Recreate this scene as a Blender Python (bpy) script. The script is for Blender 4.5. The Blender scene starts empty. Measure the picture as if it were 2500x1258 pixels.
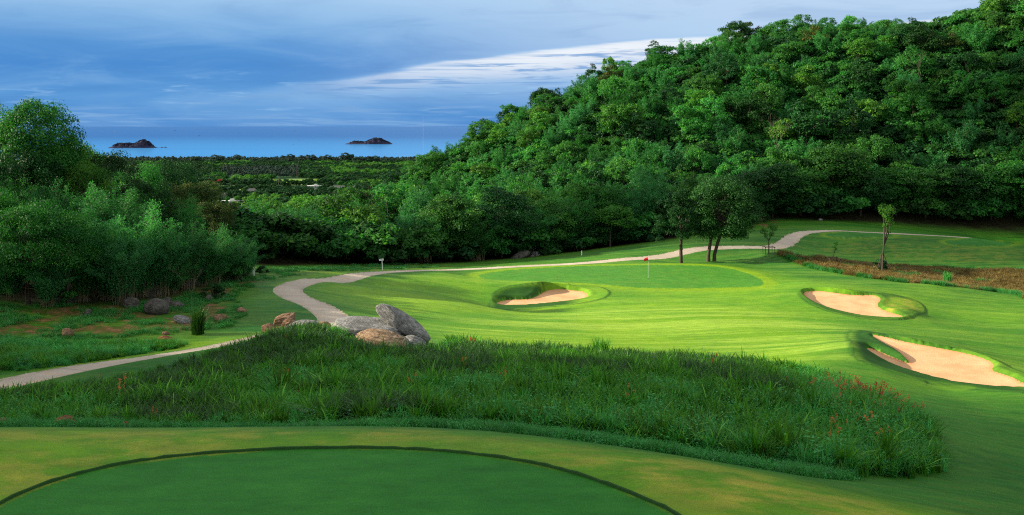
import bpy, math, random
import numpy as np
from mathutils import Vector, Matrix, noise as mnoise

S = bpy.context.scene
COL = S.collection
rnd = random.Random(11)
R = np.random.default_rng(7)

# ------------------------------------------------------------------ camera, sky, sun, exposure
F = 2165.0            # focal length in photo pixels (2500 wide)
EYE = 120.0           # eye height above the sea
HZ = 308.0            # photo row of the sea horizon
cd = bpy.data.cameras.new('camera'); cam = bpy.data.objects.new('camera', cd); COL.objects.link(cam)
cam.location = (0, 0, EYE); cam.rotation_euler = (math.radians(90), 0, 0)
cd.sensor_width = 36; cd.lens = 36 * F / 2500; cd.shift_y = -(629 - HZ) / 2500
cd.clip_start = 0.5; cd.clip_end = 600000
S.camera = cam
S.view_settings.view_transform = 'Standard'; S.view_settings.look = 'None'
S.view_settings.exposure = 1.45; S.view_settings.gamma = 1; S.view_settings.use_curve_mapping = False
S.cycles.use_denoising = False; S.cycles.filter_width = 1.15
S.cycles.max_bounces = 6; S.cycles.diffuse_bounces = 3; S.cycles.glossy_bounces = 2
S.cycles.transmission_bounces = 3; S.cycles.transparent_max_bounces = 4
S.cycles.sample_clamp_indirect = 4

SUN_EL = math.radians(21); SUN_AZ = math.radians(-86)      # azimuth from +Y towards +X
sd_ = Vector((math.sin(SUN_AZ) * math.cos(SUN_EL), math.cos(SUN_AZ) * math.cos(SUN_EL), math.sin(SUN_EL)))
ld = bpy.data.lights.new('sun', 'SUN'); ld.energy = 5.0; ld.angle = math.radians(0.9); ld.color = (1, .90, .70)
sun = bpy.data.objects.new('sun', ld); COL.objects.link(sun)
sun.rotation_euler = sd_.to_track_quat('Z', 'Y').to_euler(); sun.location = (-200, 0, 300)


class NT:
    """small node-tree builder"""
    def __init__(s, tree):
        s.t = tree; s.n = tree.nodes; s.l = tree.links
    def node(s, typ, **kw):
        nd = s.n.new(typ)
        for k, v in kw.items(): setattr(nd, k, v)
        return nd
    def put(s, sock, v):
        if v is None: return
        if hasattr(v, 'is_output'): s.l.new(v, sock)
        else:
            if sock.type == 'RGBA' and len(v) == 3: v = (*v, 1)
            sock.default_value = v
    def math(s, op, a, b=None, c=None, clamp=False):
        nd = s.node('ShaderNodeMath', operation=op, use_clamp=clamp)
        s.put(nd.inputs[0], a); s.put(nd.inputs[1], b); s.put(nd.inputs[2], c)
        return nd.outputs[0]
    def mix(s, f, a, b, mode='MIX'):
        nd = s.node('ShaderNodeMix', data_type='RGBA', blend_type=mode)
        s.put(nd.inputs[0], f); s.put(nd.inputs[6], a); s.put(nd.inputs[7], b)
        return nd.outputs[2]
    def maprange(s, v, a, b, c=0., d=1., smooth=True):
        nd = s.node('ShaderNodeMapRange', interpolation_type='SMOOTHSTEP' if smooth else 'LINEAR')
        for i, q in enumerate((v, a, b, c, d)): s.put(nd.inputs[i], q)
        return nd.outputs[0]
    def noise(s, vec, scale, detail=3, rough=.55, dist=0.):
        nd = s.node('ShaderNodeTexNoise')
        if vec is not None: s.l.new(vec, nd.inputs['Vector'])
        nd.inputs['Scale'].default_value = scale; nd.inputs['Detail'].default_value = detail
        nd.inputs['Roughness'].default_value = rough; nd.inputs['Distortion'].default_value = dist
        return nd.outputs[0]
    def ramp(s, fac, stops, interp='LINEAR'):
        nd = s.node('ShaderNodeValToRGB'); cr = nd.color_ramp; cr.interpolation = interp
        while len(cr.elements) < len(stops): cr.elements.new(0.5)
        for e, (p, c) in zip(cr.elements, stops):
            e.position = p; e.color = (*c, 1)
        s.put(nd.inputs[0], fac); return nd.outputs[0]
    def scale(s, vec, sc, rot=(0, 0, 0)):
        nd = s.node('ShaderNodeMapping'); s.l.new(vec, nd.inputs[0])
        nd.inputs['Scale'].default_value = sc; nd.inputs['Rotation'].default_value = rot
        return nd.outputs[0]
    def attr(s, name):
        return s.node('ShaderNodeAttribute', attribute_name=name).outputs['Fac']
    def bump(s, h, strength, dist):
        nd = s.node('ShaderNodeBump'); s.put(nd.inputs['Height'], h)
        nd.inputs['Strength'].default_value = strength; nd.inputs['Distance'].default_value = dist
        return nd.outputs[0]


def lin(r, g, b):
    q = lambda c: ((c / 255 + .055) / 1.055) ** 2.4 if c > 10 else c / 255 / 12.92
    return (q(r), q(g), q(b))


# --- world: Nishita daylight, with a cloud deck over the sea (a function of compass bearing and elevation)
wd = bpy.data.worlds.new('World'); S.world = wd; wd.use_nodes = True
w = NT(wd.node_tree); w.n.clear()
sky = w.node('ShaderNodeTexSky', sky_type='NISHITA', sun_disc=False)
sky.sun_elevation = SUN_EL; sky.sun_rotation = SUN_AZ % (2 * math.pi); sky.air_density = 1.0; sky.dust_density = .6; sky.ozone_density = 1.6
WSTR = 0.12
gen = w.node('ShaderNodeTexCoord').outputs['Generated']
sx = w.node('ShaderNodeSeparateXYZ'); w.l.new(gen, sx.inputs[0])
az = w.math('MULTIPLY', w.math('ARCTAN2', sx.outputs[0], sx.outputs[1]), 57.2958)     # degrees, 0 = out to sea
el = w.math('MULTIPLY', w.math('ARCSINE', sx.outputs[2]), 57.2958)
cv = w.node('ShaderNodeCombineXYZ'); w.put(cv.inputs[0], az); w.put(cv.inputs[1], el)
pol = cv.outputs[0]
nz1 = w.noise(w.scale(pol, (.05, .45, 1)), 1, 4, .55, .3)
nz2 = w.noise(w.scale(pol, (.12, 1.3, 1)), 1, 5, .6, .5)
nz4 = w.noise(w.scale(pol, (.16, 3.4, 1), (0, 0, .03)), 1, 5, .6, .6)
nz3 = w.noise(w.scale(pol, (.3, 3.2, 1), (0, 0, .02)), 1, 6, .62, .4)
elw = w.math('ADD', el, w.math('MULTIPLY', w.math('SUBTRACT', nz1, .5), 1.6))
K = 1 / (WSTR * 2 ** S.view_settings.exposure)
sc3 = lambda c, k=1.: tuple(v * K * k for v in c)
base = w.ramp(w.math('DIVIDE', elw, 16), [
    (0.0, sc3(lin(84, 142, 208))), (.04, sc3(lin(86, 147, 212))), (.12, sc3(lin(92, 154, 216))), (.22, sc3(lin(78, 142, 210))),
    (.30, sc3(lin(88, 150, 214))), (.40, sc3(lin(128, 178, 227))), (.50, sc3(lin(162, 201, 238))), (.75, sc3(lin(172, 208, 242))),
    (1.0, sc3(lin(140, 185, 235)))])
# the east (right) of the view is paler
pale = w.math('MULTIPLY', w.maprange(az, -18, 16), w.maprange(el, .4, 3.2))
base = w.mix(w.math('MULTIPLY', pale, .85), base, sc3(lin(192, 217, 244)))
# bright wedge of lit cloud: its upper edge climbs to the right
fc = w.node('ShaderNodeFloatCurve')
cvm = fc.mapping; cvp = cvm.curves[0]
def azd(px): return math.degrees(math.atan((px - 1250) / F))
def eld(px, py): return math.degrees(math.atan((HZ - py) / math.hypot(F, px - 1250)))
pts = [(-40, 1.0), (azd(380), eld(380, 236)), (azd(700), eld(700, 200)), (azd(950), eld(950, 165)), (azd(1150), eld(1150, 132)), (azd(1400), eld(1400, 108)),
       (azd(1650), eld(1650, 82)), (azd(2350), eld(2350, 34)), (40, 8)]
for i, (a, e) in enumerate(pts):
    x, y = (a + 40) / 80, e / 10
    if i < 2: cvp.points[i].location = (x, y)
    else: cvp.points.new(x, y)
for p in cvp.points: p.handle_type = 'AUTO'
cvm.use_clip = False; cvm.update()
w.put(fc.inputs['Value'], w.math('DIVIDE', w.math('ADD', az, 40), 80))
edge = w.math('MULTIPLY', fc.outputs[0], 10)
below = w.math('ADD', w.math('SUBTRACT', edge, el), w.math('MULTIPLY', w.math('SUBTRACT', nz2, .5), .7))
m_in = w.maprange(below, 0.0, .45)
fall = w.math('SUBTRACT', 1, w.maprange(below, .3, 3.4))
ramp_az = w.maprange(az, -25, 5)
wedge = w.math('MULTIPLY', w.math('MULTIPLY', m_in, fall), ramp_az, clamp=True)
c1 = w.mix(w.math('MULTIPLY', wedge, .97), base, w.mix(w.maprange(wedge, .15, .75), sc3(lin(150, 198, 240)), sc3(lin(242, 247, 253))))
# grey-blue streaks across and below the wedge
st = w.math('MULTIPLY', w.maprange(nz4, .50, .62), w.maprange(below, .15, .8))
st = w.math('MULTIPLY', st, w.math('SUBTRACT', 1, w.maprange(el, 4.6, 6.5)))
c2 = w.mix(w.math('MULTIPLY', st, .85), c1, sc3(lin(118, 165, 218)))
st2 = w.math('MULTIPLY', w.maprange(nz3, .56, .72), w.math('SUBTRACT', 1, w.maprange(el, 2.4, 4.5)))
st2 = w.math('MULTIPLY', st2, w.maprange(el, .35, .9))
c3 = w.mix(w.math('MULTIPLY', st2, .45), c2, sc3(lin(160, 204, 242)))
# soft billows in the grey-blue bank above
bw = w.noise(w.scale(pol, (.10, .55, 1), (0, 0, -.06)), 1, 6, .6, .8)
c3 = w.mix(w.math('MULTIPLY', w.maprange(bw, .45, .72), .20), c3, sc3(lin(170, 210, 243)))
c3 = w.mix(w.math('MULTIPLY', w.maprange(bw, .52, .28), .22), c3, sc3(lin(70, 124, 190)))
# overhead and behind: plain daylight sky with bright high cloud
cov = w.math('MULTIPLY', w.math('SUBTRACT', 1, w.maprange(el, 12, 26)), w.math('SUBTRACT', 1, w.maprange(w.math('ABSOLUTE', az), 50, 85)))
up = w.mix(.72, sky.outputs[0], sc3((1.0, .985, .92), 1.15))
fin = w.mix(cov, up, c3)
bg = w.node('ShaderNodeBackground'); w.put(bg.inputs[0], fin); bg.inputs[1].default_value = WSTR
wo = w.node('ShaderNodeOutputWorld'); w.l.new(bg.outputs[0], wo.inputs[0])

# ------------------------------------------------------------------ small helpers
def unproj(px, py, D):
    return ((px - 1250) / F * D, D, EYE - (py - HZ) / F * D)


def sstep(a, b, x):
    t = np.clip((x - a) / (b - a), 0, 1); return t * t * (3 - 2 * t)


def vnoise(x, y, seed=0):
    """value noise on a lattice, about 0..1"""
    xi = np.floor(x).astype(np.int64); yi = np.floor(y).astype(np.int64)
    fx = x - xi; fy = y - yi; fx = fx * fx * (3 - 2 * fx); fy = fy * fy * (3 - 2 * fy)
    def h(a, b):
        n = (a * 374761393 + b * 668265263 + seed * 974634777) & 0xffffffff
        n = ((n ^ (n >> 13)) * 1274126177) & 0xffffffff
        return ((n ^ (n >> 16)) & 0xffff) / 65535.
    return (h(xi, yi) * (1 - fx) + h(xi + 1, yi) * fx) * (1 - fy) + (h(xi, yi + 1) * (1 - fx) + h(xi + 1, yi + 1) * fx) * fy


def fbm(x, y, seed=0, n=4):
    s = 0; a = .5; t = 0
    for i in range(n):
        s = s + a * vnoise(x * 2 ** i, y * 2 ** i, seed + i); t += a; a *= .5
    return s / t


def sd_poly(x, y, poly, margin=8., closed=True):
    """signed distance (negative inside) to a polygon, or distance to a polyline"""
    poly = np.asarray(poly, float)[:, :2]
    out = np.full(x.shape, 1e3)
    lo = poly.min(0) - margin; hi = poly.max(0) + margin
    m = (x > lo[0]) & (x < hi[0]) & (y > lo[1]) & (y < hi[1])
    if not m.any(): return out
    X = x[m]; Y = y[m]; d = np.full(X.shape, 1e6); ins = np.zeros(X.shape, bool)
    n = len(poly)
    for i in range(n if closed else n - 1):
        ax, ay = poly[i]; bx, by = poly[(i + 1) % n]
        ex, ey = bx - ax, by - ay
        t = np.clip(((X - ax) * ex + (Y - ay) * ey) / (ex * ex + ey * ey + 1e-12), 0, 1)
        d = np.minimum(d, (X - ax - t * ex) ** 2 + (Y - ay - t * ey) ** 2)
        if closed:
            c = ((ay > Y) != (by > Y))
            with np.errstate(divide='ignore', invalid='ignore'):
                ins ^= c & (X < (bx - ax) * (Y - ay) / (by - ay + (1e-12 if by == ay else 0)) + ax)
    d = np.sqrt(d)
    out[m] = np.where(ins, -d, d) if closed else d
    return out


def smooth_poly(p, n=2, closed=True):
    p = [tuple(q) for q in p]
    for _ in range(n):
        o = []
        m = len(p)
        if not closed: o.append(p[0])
        for i in range(m if closed else m - 1):
            a, b = p[i], p[(i + 1) % m]
            o.append(tuple(.75 * u + .25 * v for u, v in zip(a, b))); o.append(tuple(.25 * u + .75 * v for u, v in zip(a, b)))
        if not closed: o.append(p[-1])
        p = o
    return p


# ------------------------------------------------------------------ the lie of the land (control points: photo px, py, distance)
CP = [  # tee and its apron
    (0, 1225, 14.17), (600, 1258, 13.67), (900, 1090, 16.6), (1700, 1258, 13.67), (0, 1066, 17.15), (500, 1064, 17.15), (900, 1066, 17.15), (1250, 1076, 17.0), (1700, 1150, 15.6),
    (2000, 1200, 15.6), (2250, 1258, 15.2), (-300, 1070, 17), (1450, 1105, 16.6),
    (0, 1044, 22), (350, 1050, 22), (700, 1056, 22), (1250, 1062, 22), (1700, 1120, 20.5), (2000, 1165, 20), (2250, 1180, 22), (2450, 1180, 24.5), (2600, 1258, 19.5), (-400, 1040, 22),
    # tall grass bank
    (200, 1000, 30), (700, 1000, 30), (1250, 985, 30), (1800, 1000, 30), (2200, 1040, 30), (250, 948, 38), (700, 905, 41), (1200, 910, 42), (1800, 935, 41),
    (750, 828, 51), (1200, 877, 51), (1500, 884, 52), (1900, 905, 50), (2000, 900, 50), (500, 865, 46),
    # path
    (0, 940, 41), (300, 880, 46.5), (600, 832, 54), (700, 806, 58), (815, 787, 61), (770, 745, 67), (690, 705, 75), (760, 685, 82), (900, 667, 94), (1000, 660.5, 102), (1100, 658, 107.5), (1200, 653.5, 111), (1300, 648.5, 113.5), (1400, 644, 115), (1550, 631, 119),
    (1700, 607, 125), (1890, 607, 127), (1925, 590, 132), (1960, 568, 139), (2100, 567, 142), (2380, 582, 140), (-250, 985, 37),
    # green and fairway
    (1500, 703, 95.4), (1582, 678, 102), (1600, 647, 110.5), (1200, 672, 100), (1850, 693, 97.5), (1750, 648, 110), (1330, 688, 94), (1500, 745, 83), (1500, 800, 68), (1500, 850, 58),
    (900, 740, 74), (1000, 800, 62), (1100, 840, 55), (900, 692, 85), (1100, 672, 97), (1250, 765, 76), (1150, 740, 80), (1750, 790, 69), (1900, 765, 76), (1850, 860, 57), (2000, 855, 58),
    (2050, 706, 87.5), (2120, 779, 75), (2250, 703, 97), (2300, 745, 86), (2480, 738, 90), (2400, 820, 70), (2490, 885, 58), (2400, 1010, 43.5), (2250, 965, 46), (2450, 1090, 33),
    (2090, 838, 56), (2200, 925, 50), (2300, 838, 60.5), (2300, 948, 50), (2480, 960, 48), (1330, 758, 82), (1235, 761, 82.5), (1200, 757, 84), (1210, 720, 89), (640, 720, 72), (1750, 641, 118), (1650, 643, 117), (1870, 641, 117), (1980, 665, 107),
    # far right: rough strip, next hole
    (1900, 625, 118), (2200, 672, 110), (2480, 718, 103), (2100, 645, 120), (2450, 663, 117), (2090, 573, 137), (2300, 612, 129), (2400, 592, 135), (1990, 605, 131), (2480, 600, 134), (2700, 640, 128),
    # forest foot
    (620, 640, 105), (850, 642, 115), (1100, 640, 125), (1300, 625, 135), (1500, 600, 145), (1700, 570, 152), (1900, 538, 160), (2200, 548, 165), (2500, 566, 165), (2750, 570, 160),
    # left bank and forest floor
    (-150, 905, 44), (0, 893, 45), (200, 858, 52), (420, 845, 54), (100, 812, 56), (300, 800, 58), (470, 806, 58), (100, 770, 61), (300, 745, 65), (450, 750, 66), (600, 722, 72), (520, 705, 73),
    (630, 692, 78), (0, 735, 63), (-200, 740, 62)]
WP = [  # world points: x, y, height relative to the eye
    (-70, 45, -5), (-55, 70, -9), (-70, 95, -10), (-42, 85, -12), (-36, 110, -15), (-60, 140, -20), (-35, 45, -11), (-28, 30, -8.4), (-45, 20, -5), (-25, 8, -5.5), (-60, -10, -3), (0, -30, -4), (30, -30, -6),
    (0, 0, -5.2), (-8, 6, -5.8), (6, 6, -5.9), (20, 5, -8.5), (40, 25, -13), (60, 50, -15.5), (75, 80, -17), (60, -40, -9), (-40, -50, -2), (100, 110, -18),
    (-36, 150, -20), (-50, 200, -30), (-80, 300, -50), (-25, 200, -27), (-30, 300, -48), (-60, 420, -64), (0, 420, -60), (-120, 200, -24), (-140, 60, 0), (-150, -60, 4)]
RIDGE = [(940, 440, 232), (1030, 385, 235), (1180, 300, 238), (1300, 240, 240), (1500, 150, 245), (1700, 95, 250), (1900, 55, 255), (2100, 50, 258), (2250, 68, 262), (2350, 80, 264), (2400, 50, 258), (2500, -60, 240), (2700, -170, 232)]
for px, py, D in RIDGE:
    x, y, z = unproj(px, py, D)
    WP.append((x, y, z - EYE - 8.2))
    if px < 2400:
        WP.append((x * 1.25, y + 75, z - EYE - 24 if px > 1200 else z - EYE - 30))
WP += [(190, 300, 40), (220, 200, 30), (170, 160, -8), (260, 420, 10), (150, 420, -20), (60, 420, -45)]
ctrl = np.array([(unproj(*c)[0], unproj(*c)[1], unproj(*c)[2] - EYE) for c in CP] + WP, float)


def _tps(r2):
    return np.where(r2 > 1e-9, .5 * r2 * np.log(np.maximum(r2, 1e-12)), 0)


SC = 50.
P = ctrl[:, :2] / SC
n_ = len(P)
A = np.zeros((n_ + 3, n_ + 3))
A[:n_, :n_] = _tps(((P[:, None] - P[None]) ** 2).sum(-1)) + np.eye(n_) * 4e-5
A[:n_, n_] = 1; A[:n_, n_ + 1:] = P; A[n_, :n_] = 1; A[n_ + 1:, :n_] = P.T
TW = np.linalg.solve(A, np.concatenate([ctrl[:, 2], np.zeros(3)]))

BUMPS = [  # px, py, D, radius x, radius y, height  (fairway rolls)
    (905, 684, 87, 5.5, 3.5, -.55), (1080, 672, 95, 5, 3, .16), (1010, 745, 74, 4, 4, .18), (2350, 790, 78, 6, 5, -.35), (2330, 706, 97, 9, 2.2, .45), (1640, 770, 74, 9, 3, .22),
    (1830, 810, 66, 5, 4, .25), (1350, 800, 67, 6, 3, .15), (2195, 742, 79.5, 1.9, 2.0, .55), (1980, 860, 58, 3, 3, .3), (2420, 850, 63, 4, 3, -.3), (1860, 640, 116, 6, 3.5, .5)]


def plain(x, y):
    z = -60 - 52 * sstep(380, 850, y) - 5 * sstep(900, 2900, y) - 6 * sstep(3020, 3220, y)
    return z


def hnat(x, y):
    x = np.asarray(x, float); y = np.asarray(y, float); sh = x.shape
    X = x.ravel(); Y = y.ravel(); out = np.empty(X.shape)
    for i in range(0, len(X), 60000):
        xs = np.clip(X[i:i + 60000], -320, 320) / SC; ys = np.clip(Y[i:i + 60000], -120, 470) / SC
        r2 = (xs[:, None] - P[None, :, 0]) ** 2 + (ys[:, None] - P[None, :, 1]) ** 2
        out[i:i + 60000] = _tps(r2) @ TW[:n_] + TW[n_] + xs * TW[n_ + 1] + ys * TW[n_ + 2]
    r = np.hypot(X, Y)
    out = np.clip(out, -70, 60)
    for px, py, D, rx, ry, hh in BUMPS:
        cx = (px - 1250) / F * D
        out += hh * np.exp(-((X - cx) / rx) ** 2 - ((Y - D) / ry) ** 2)
    out += .10 * (fbm(X / 6, Y / 6, 3, 2) - .5) * sstep(20, 40, r)
    k = sstep(330, 470, r) * np.where(Y > 0, 1, 0)
    out = out * (1 - k) + plain(X, Y) * k
    return out.reshape(sh)


def ray(px, py, h=None, d0=8, d1=420, n=900):
    """first point where the sight line through a photo pixel meets the ground: world x, y"""
    h = h or hnat
    D = np.geomspace(d0, d1, n); x = (px - 1250) / F * D
    g = -(py - HZ) / F * D - h(x, D)
    i = np.argmax(g < 0)
    if g[i] >= 0: i = int(np.argmin(g)); return (x[i], D[i])
    if i == 0: return (x[0], D[0])
    t = g[i - 1] / (g[i - 1] - g[i]); d = D[i - 1] + t * (D[i] - D[i - 1])
    return ((px - 1250) / F * d, d)


def on_plane(pp, z0, slope=0., D0=0.):
    """photo outline laid on the level (or tilted) plane z = z0 + slope * (y - D0), relative to the eye"""
    o = []
    for px, py in pp:
        k = -(py - HZ) / F
        D = (z0 - slope * D0) / (k - slope); o.append(((px - 1250) / F * D, D))
    return o


# outlines of the worked surfaces
GREEN_Z = lambda y: -17.4 + (y - 95.4) * .0388
green_poly = smooth_poly(on_plane([(1163, 672), (1220, 662), (1300, 655), (1400, 650), (1500, 648), (1600, 647), (1700, 647.5), (1770, 653), (1825, 666), (1862, 684), (1868, 695), (1845, 701), (1760, 703.5),
                        (1650, 705), (1560, 703), (1480, 696), (1400, 690), (1300, 689), (1220, 687), (1178, 680)], -17.4, .0388, 95.4), 2)
tee_poly = smooth_poly(on_plane([(-260, 1600), (-160, 1330), (0, 1222), (150, 1163), (350, 1118), (600, 1097), (850, 1090), (1050, 1095), (1250, 1117), (1400, 1150), (1550, 1205), (1680, 1262), (1760, 1380),
                      (1700, 1700), (1200, 2000), (400, 2000)], -6.0), 3)
sand1 = smooth_poly(on_plane([(1207, 746), (1215, 738), (1240, 733), (1290, 733), (1312, 724), (1330, 712), (1345, 708), (1375, 707), (1400, 711), (1425, 712), (1435, 719), (1436, 730), (1400, 737), (1330, 744), (1260, 748)], -17.55), 2)
rim1 = smooth_poly([ray(*q) for q in [(1188, 752), (1195, 722), (1230, 700), (1290, 692), (1370, 689.5), (1440, 692), (1480, 703), (1492, 718), (1470, 732), (1400, 744), (1330, 752), (1250, 757)]], 1)
sand2 = smooth_poly(on_plane([(1960, 713), (2000, 711), (2055, 719), (2090, 723), (2138, 721), (2153, 732), (2140, 745), (2152, 757), (2180, 766), (2212, 775), (2180, 778), (2120, 776), (2060, 765), (2020, 755), (1985, 741), (1964, 727)], -16.62), 2)
rim2 = smooth_poly([ray(*q) for q in [(1945, 712), (1985, 703), (2050, 706), (2110, 712), (2160, 715), (2230, 730), (2262, 752), (2258, 768), (2215, 781), (2120, 782), (2030, 765), (1965, 738)]], 1)
sand3 = smooth_poly(on_plane([(2122, 818), (2160, 824), (2220, 839), (2290, 851), (2370, 867), (2415, 881), (2427, 893), (2420, 906), (2450, 916), (2480, 926), (2495, 938), (2540, 945), (2580, 952), (2500, 951), (2400, 947),
                     (2300, 932), (2230, 915), (2170, 898), (2132, 880), (2110, 861), (2114, 851), (2135, 854), (2165, 868), (2205, 884), (2224, 891), (2200, 866), (2160, 843)], -14.95), 1)
rim3 = smooth_poly([ray(*q) for q in [(2066, 806), (2120, 808), (2220, 828), (2310, 846), (2400, 868), (2445, 890), (2520, 918), (2640, 955), (2560, 965), (2450, 958), (2330, 944), (2230, 925), (2140, 897), (2082, 876), (2076, 840)]], 1)
BUNK = [(sand1, rim1, -17.55), (sand2, rim2, -16.62), (sand3, rim3, -14.95)]
ftee1 = smooth_poly([ray(*q, None, 120) for q in [(2010, 573), (2050, 567), (2120, 567), (2180, 572), (2178, 579), (2100, 582), (2035, 580)]], 2)
ftee2 = smooth_poly([ray(*q, None, 118) for q in [(2298, 590), (2360, 585), (2440, 588), (2487, 594), (2480, 601), (2400, 602), (2330, 599)]], 2)
PATH = [(-420, 1030, 33), (-250, 985, 37), (0, 940, 41), (150, 912, 43.5), (300, 880, 46.5), (450, 855, 50), (600, 832, 54), (710, 812, 57.5), (800, 797, 60), (822, 781, 61.8), (808, 765, 64), (770, 744, 67.5), (720, 722, 71.5), (697, 706, 74.5), (725, 692, 79.5), (800, 677, 86),
        (900, 667, 94), (1000, 660.5, 102), (1100, 658, 107.5), (1200, 653.5, 111), (1300, 648.5, 113.5), (1400, 644, 115), (1480, 638, 116.5), (1550, 632, 119), (1620, 619, 121.5), (1700, 608, 125), (1800, 606, 126.5), (1870, 607, 127), (1905, 602, 129), (1925, 589, 132.5), (1940, 574, 137), (1975, 566.5, 140.5),
        (2100, 567, 143), (2240, 574, 142.5), (2380, 582, 140), (2500, 590, 138), (2700, 605, 136)]
path_line = smooth_poly([unproj(*q)[:2] for q in PATH], 2, False)
PATH_W = 1.22


def height(x, y):
    """final ground height (world z)"""
    x = np.asarray(x, float); y = np.asarray(y, float)
    z = hnat(x, y)
    s = sd_poly(x, y, green_poly, 6); k = 1 - sstep(0, 4.5, s); z = z * (1 - k) + GREEN_Z(y) * k
    s = sd_poly(x, y, tee_poly, 3); k = 1 - sstep(0, 1.6, s); z = z * (1 - k) + -6.0 * k
    z = z - .022 * (1 - sstep(-.02, .06, s)) 
    s = sd_poly(x, y, path_line, 4, False); z = z - .04 * (1 - sstep(PATH_W - .1, PATH_W + .1, s))
    for sand, rim, zf in BUNK:
        a = sd_poly(x, y, sand, 10); b = sd_poly(x, y, rim, 4)
        m = (b < 0) | (a < .015)
        t = np.where(a <= 0, 0, a / (a + np.maximum(-b, 0) + 1e-6))
        t = t ** .62
        cv = zf + (z - zf) * t
        lip = .10 * sstep(.02, .3, a) * (1 - sstep(.3, 1., a))
        cv = np.where(a <= .015, zf - .05 + .10 * np.exp(np.minimum(a, 0) / .6), cv + lip + .05)
        z = np.where(m, cv, z)
    return z + EYE


def gz(x, y):
    return float(height(np.array([x]), np.array([y]))[0])

# ------------------------------------------------------------------ materials
def new_mat(name):
    m = bpy.data.materials.new(name); m.use_nodes = True
    t = NT(m.node_tree); t.n.clear()
    out = t.node('ShaderNodeOutputMaterial')
    return m, t, out


def finish(t, out, col, rough=.7, normal=None, spec=.3, metallic=0., sheen=0., transl=0., tcol=None):
    p = t.node('ShaderNodeBsdfPrincipled')
    t.put(p.inputs['Base Color'], col); t.put(p.inputs['Roughness'], rough); p.inputs['Metallic'].default_value = metallic
    p.inputs['Specular IOR Level'].default_value = spec
    if sheen: p.inputs['Sheen Weight'].default_value = sheen; p.inputs['Sheen Roughness'].default_value = .5
    if normal is not None: t.l.new(normal, p.inputs['Normal'])
    sh = p.outputs[0]
    if transl:
        tr = t.node('ShaderNodeBsdfTranslucent'); t.put(tr.inputs[0], tcol if tcol is not None else col)
        if normal is not None: t.l.new(normal, tr.inputs[1])
        mx = t.node('ShaderNodeMixShader'); mx.inputs[0].default_value = transl
        t.l.new(sh, mx.inputs[1]); t.l.new(tr.outputs[0], mx.inputs[2]); sh = mx.outputs[0]
    t.l.new(sh, out.inputs[0])


def obj_co(t): return t.node('ShaderNodeTexCoord').outputs['Object']


def plain_mat(name, c1, c2, scale=3., rough=.7, spec=.3, bump=0., bscale=20., metallic=0.):
    m, t, out = new_mat(name); co = obj_co(t)
    col = t.mix(t.noise(co, scale, 5, .6), c1, c2)
    nb = t.bump(t.noise(co, bscale, 4), .6, bump) if bump else None
    finish(t, out, col, rough, nb, spec, metallic)
    return m


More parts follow.
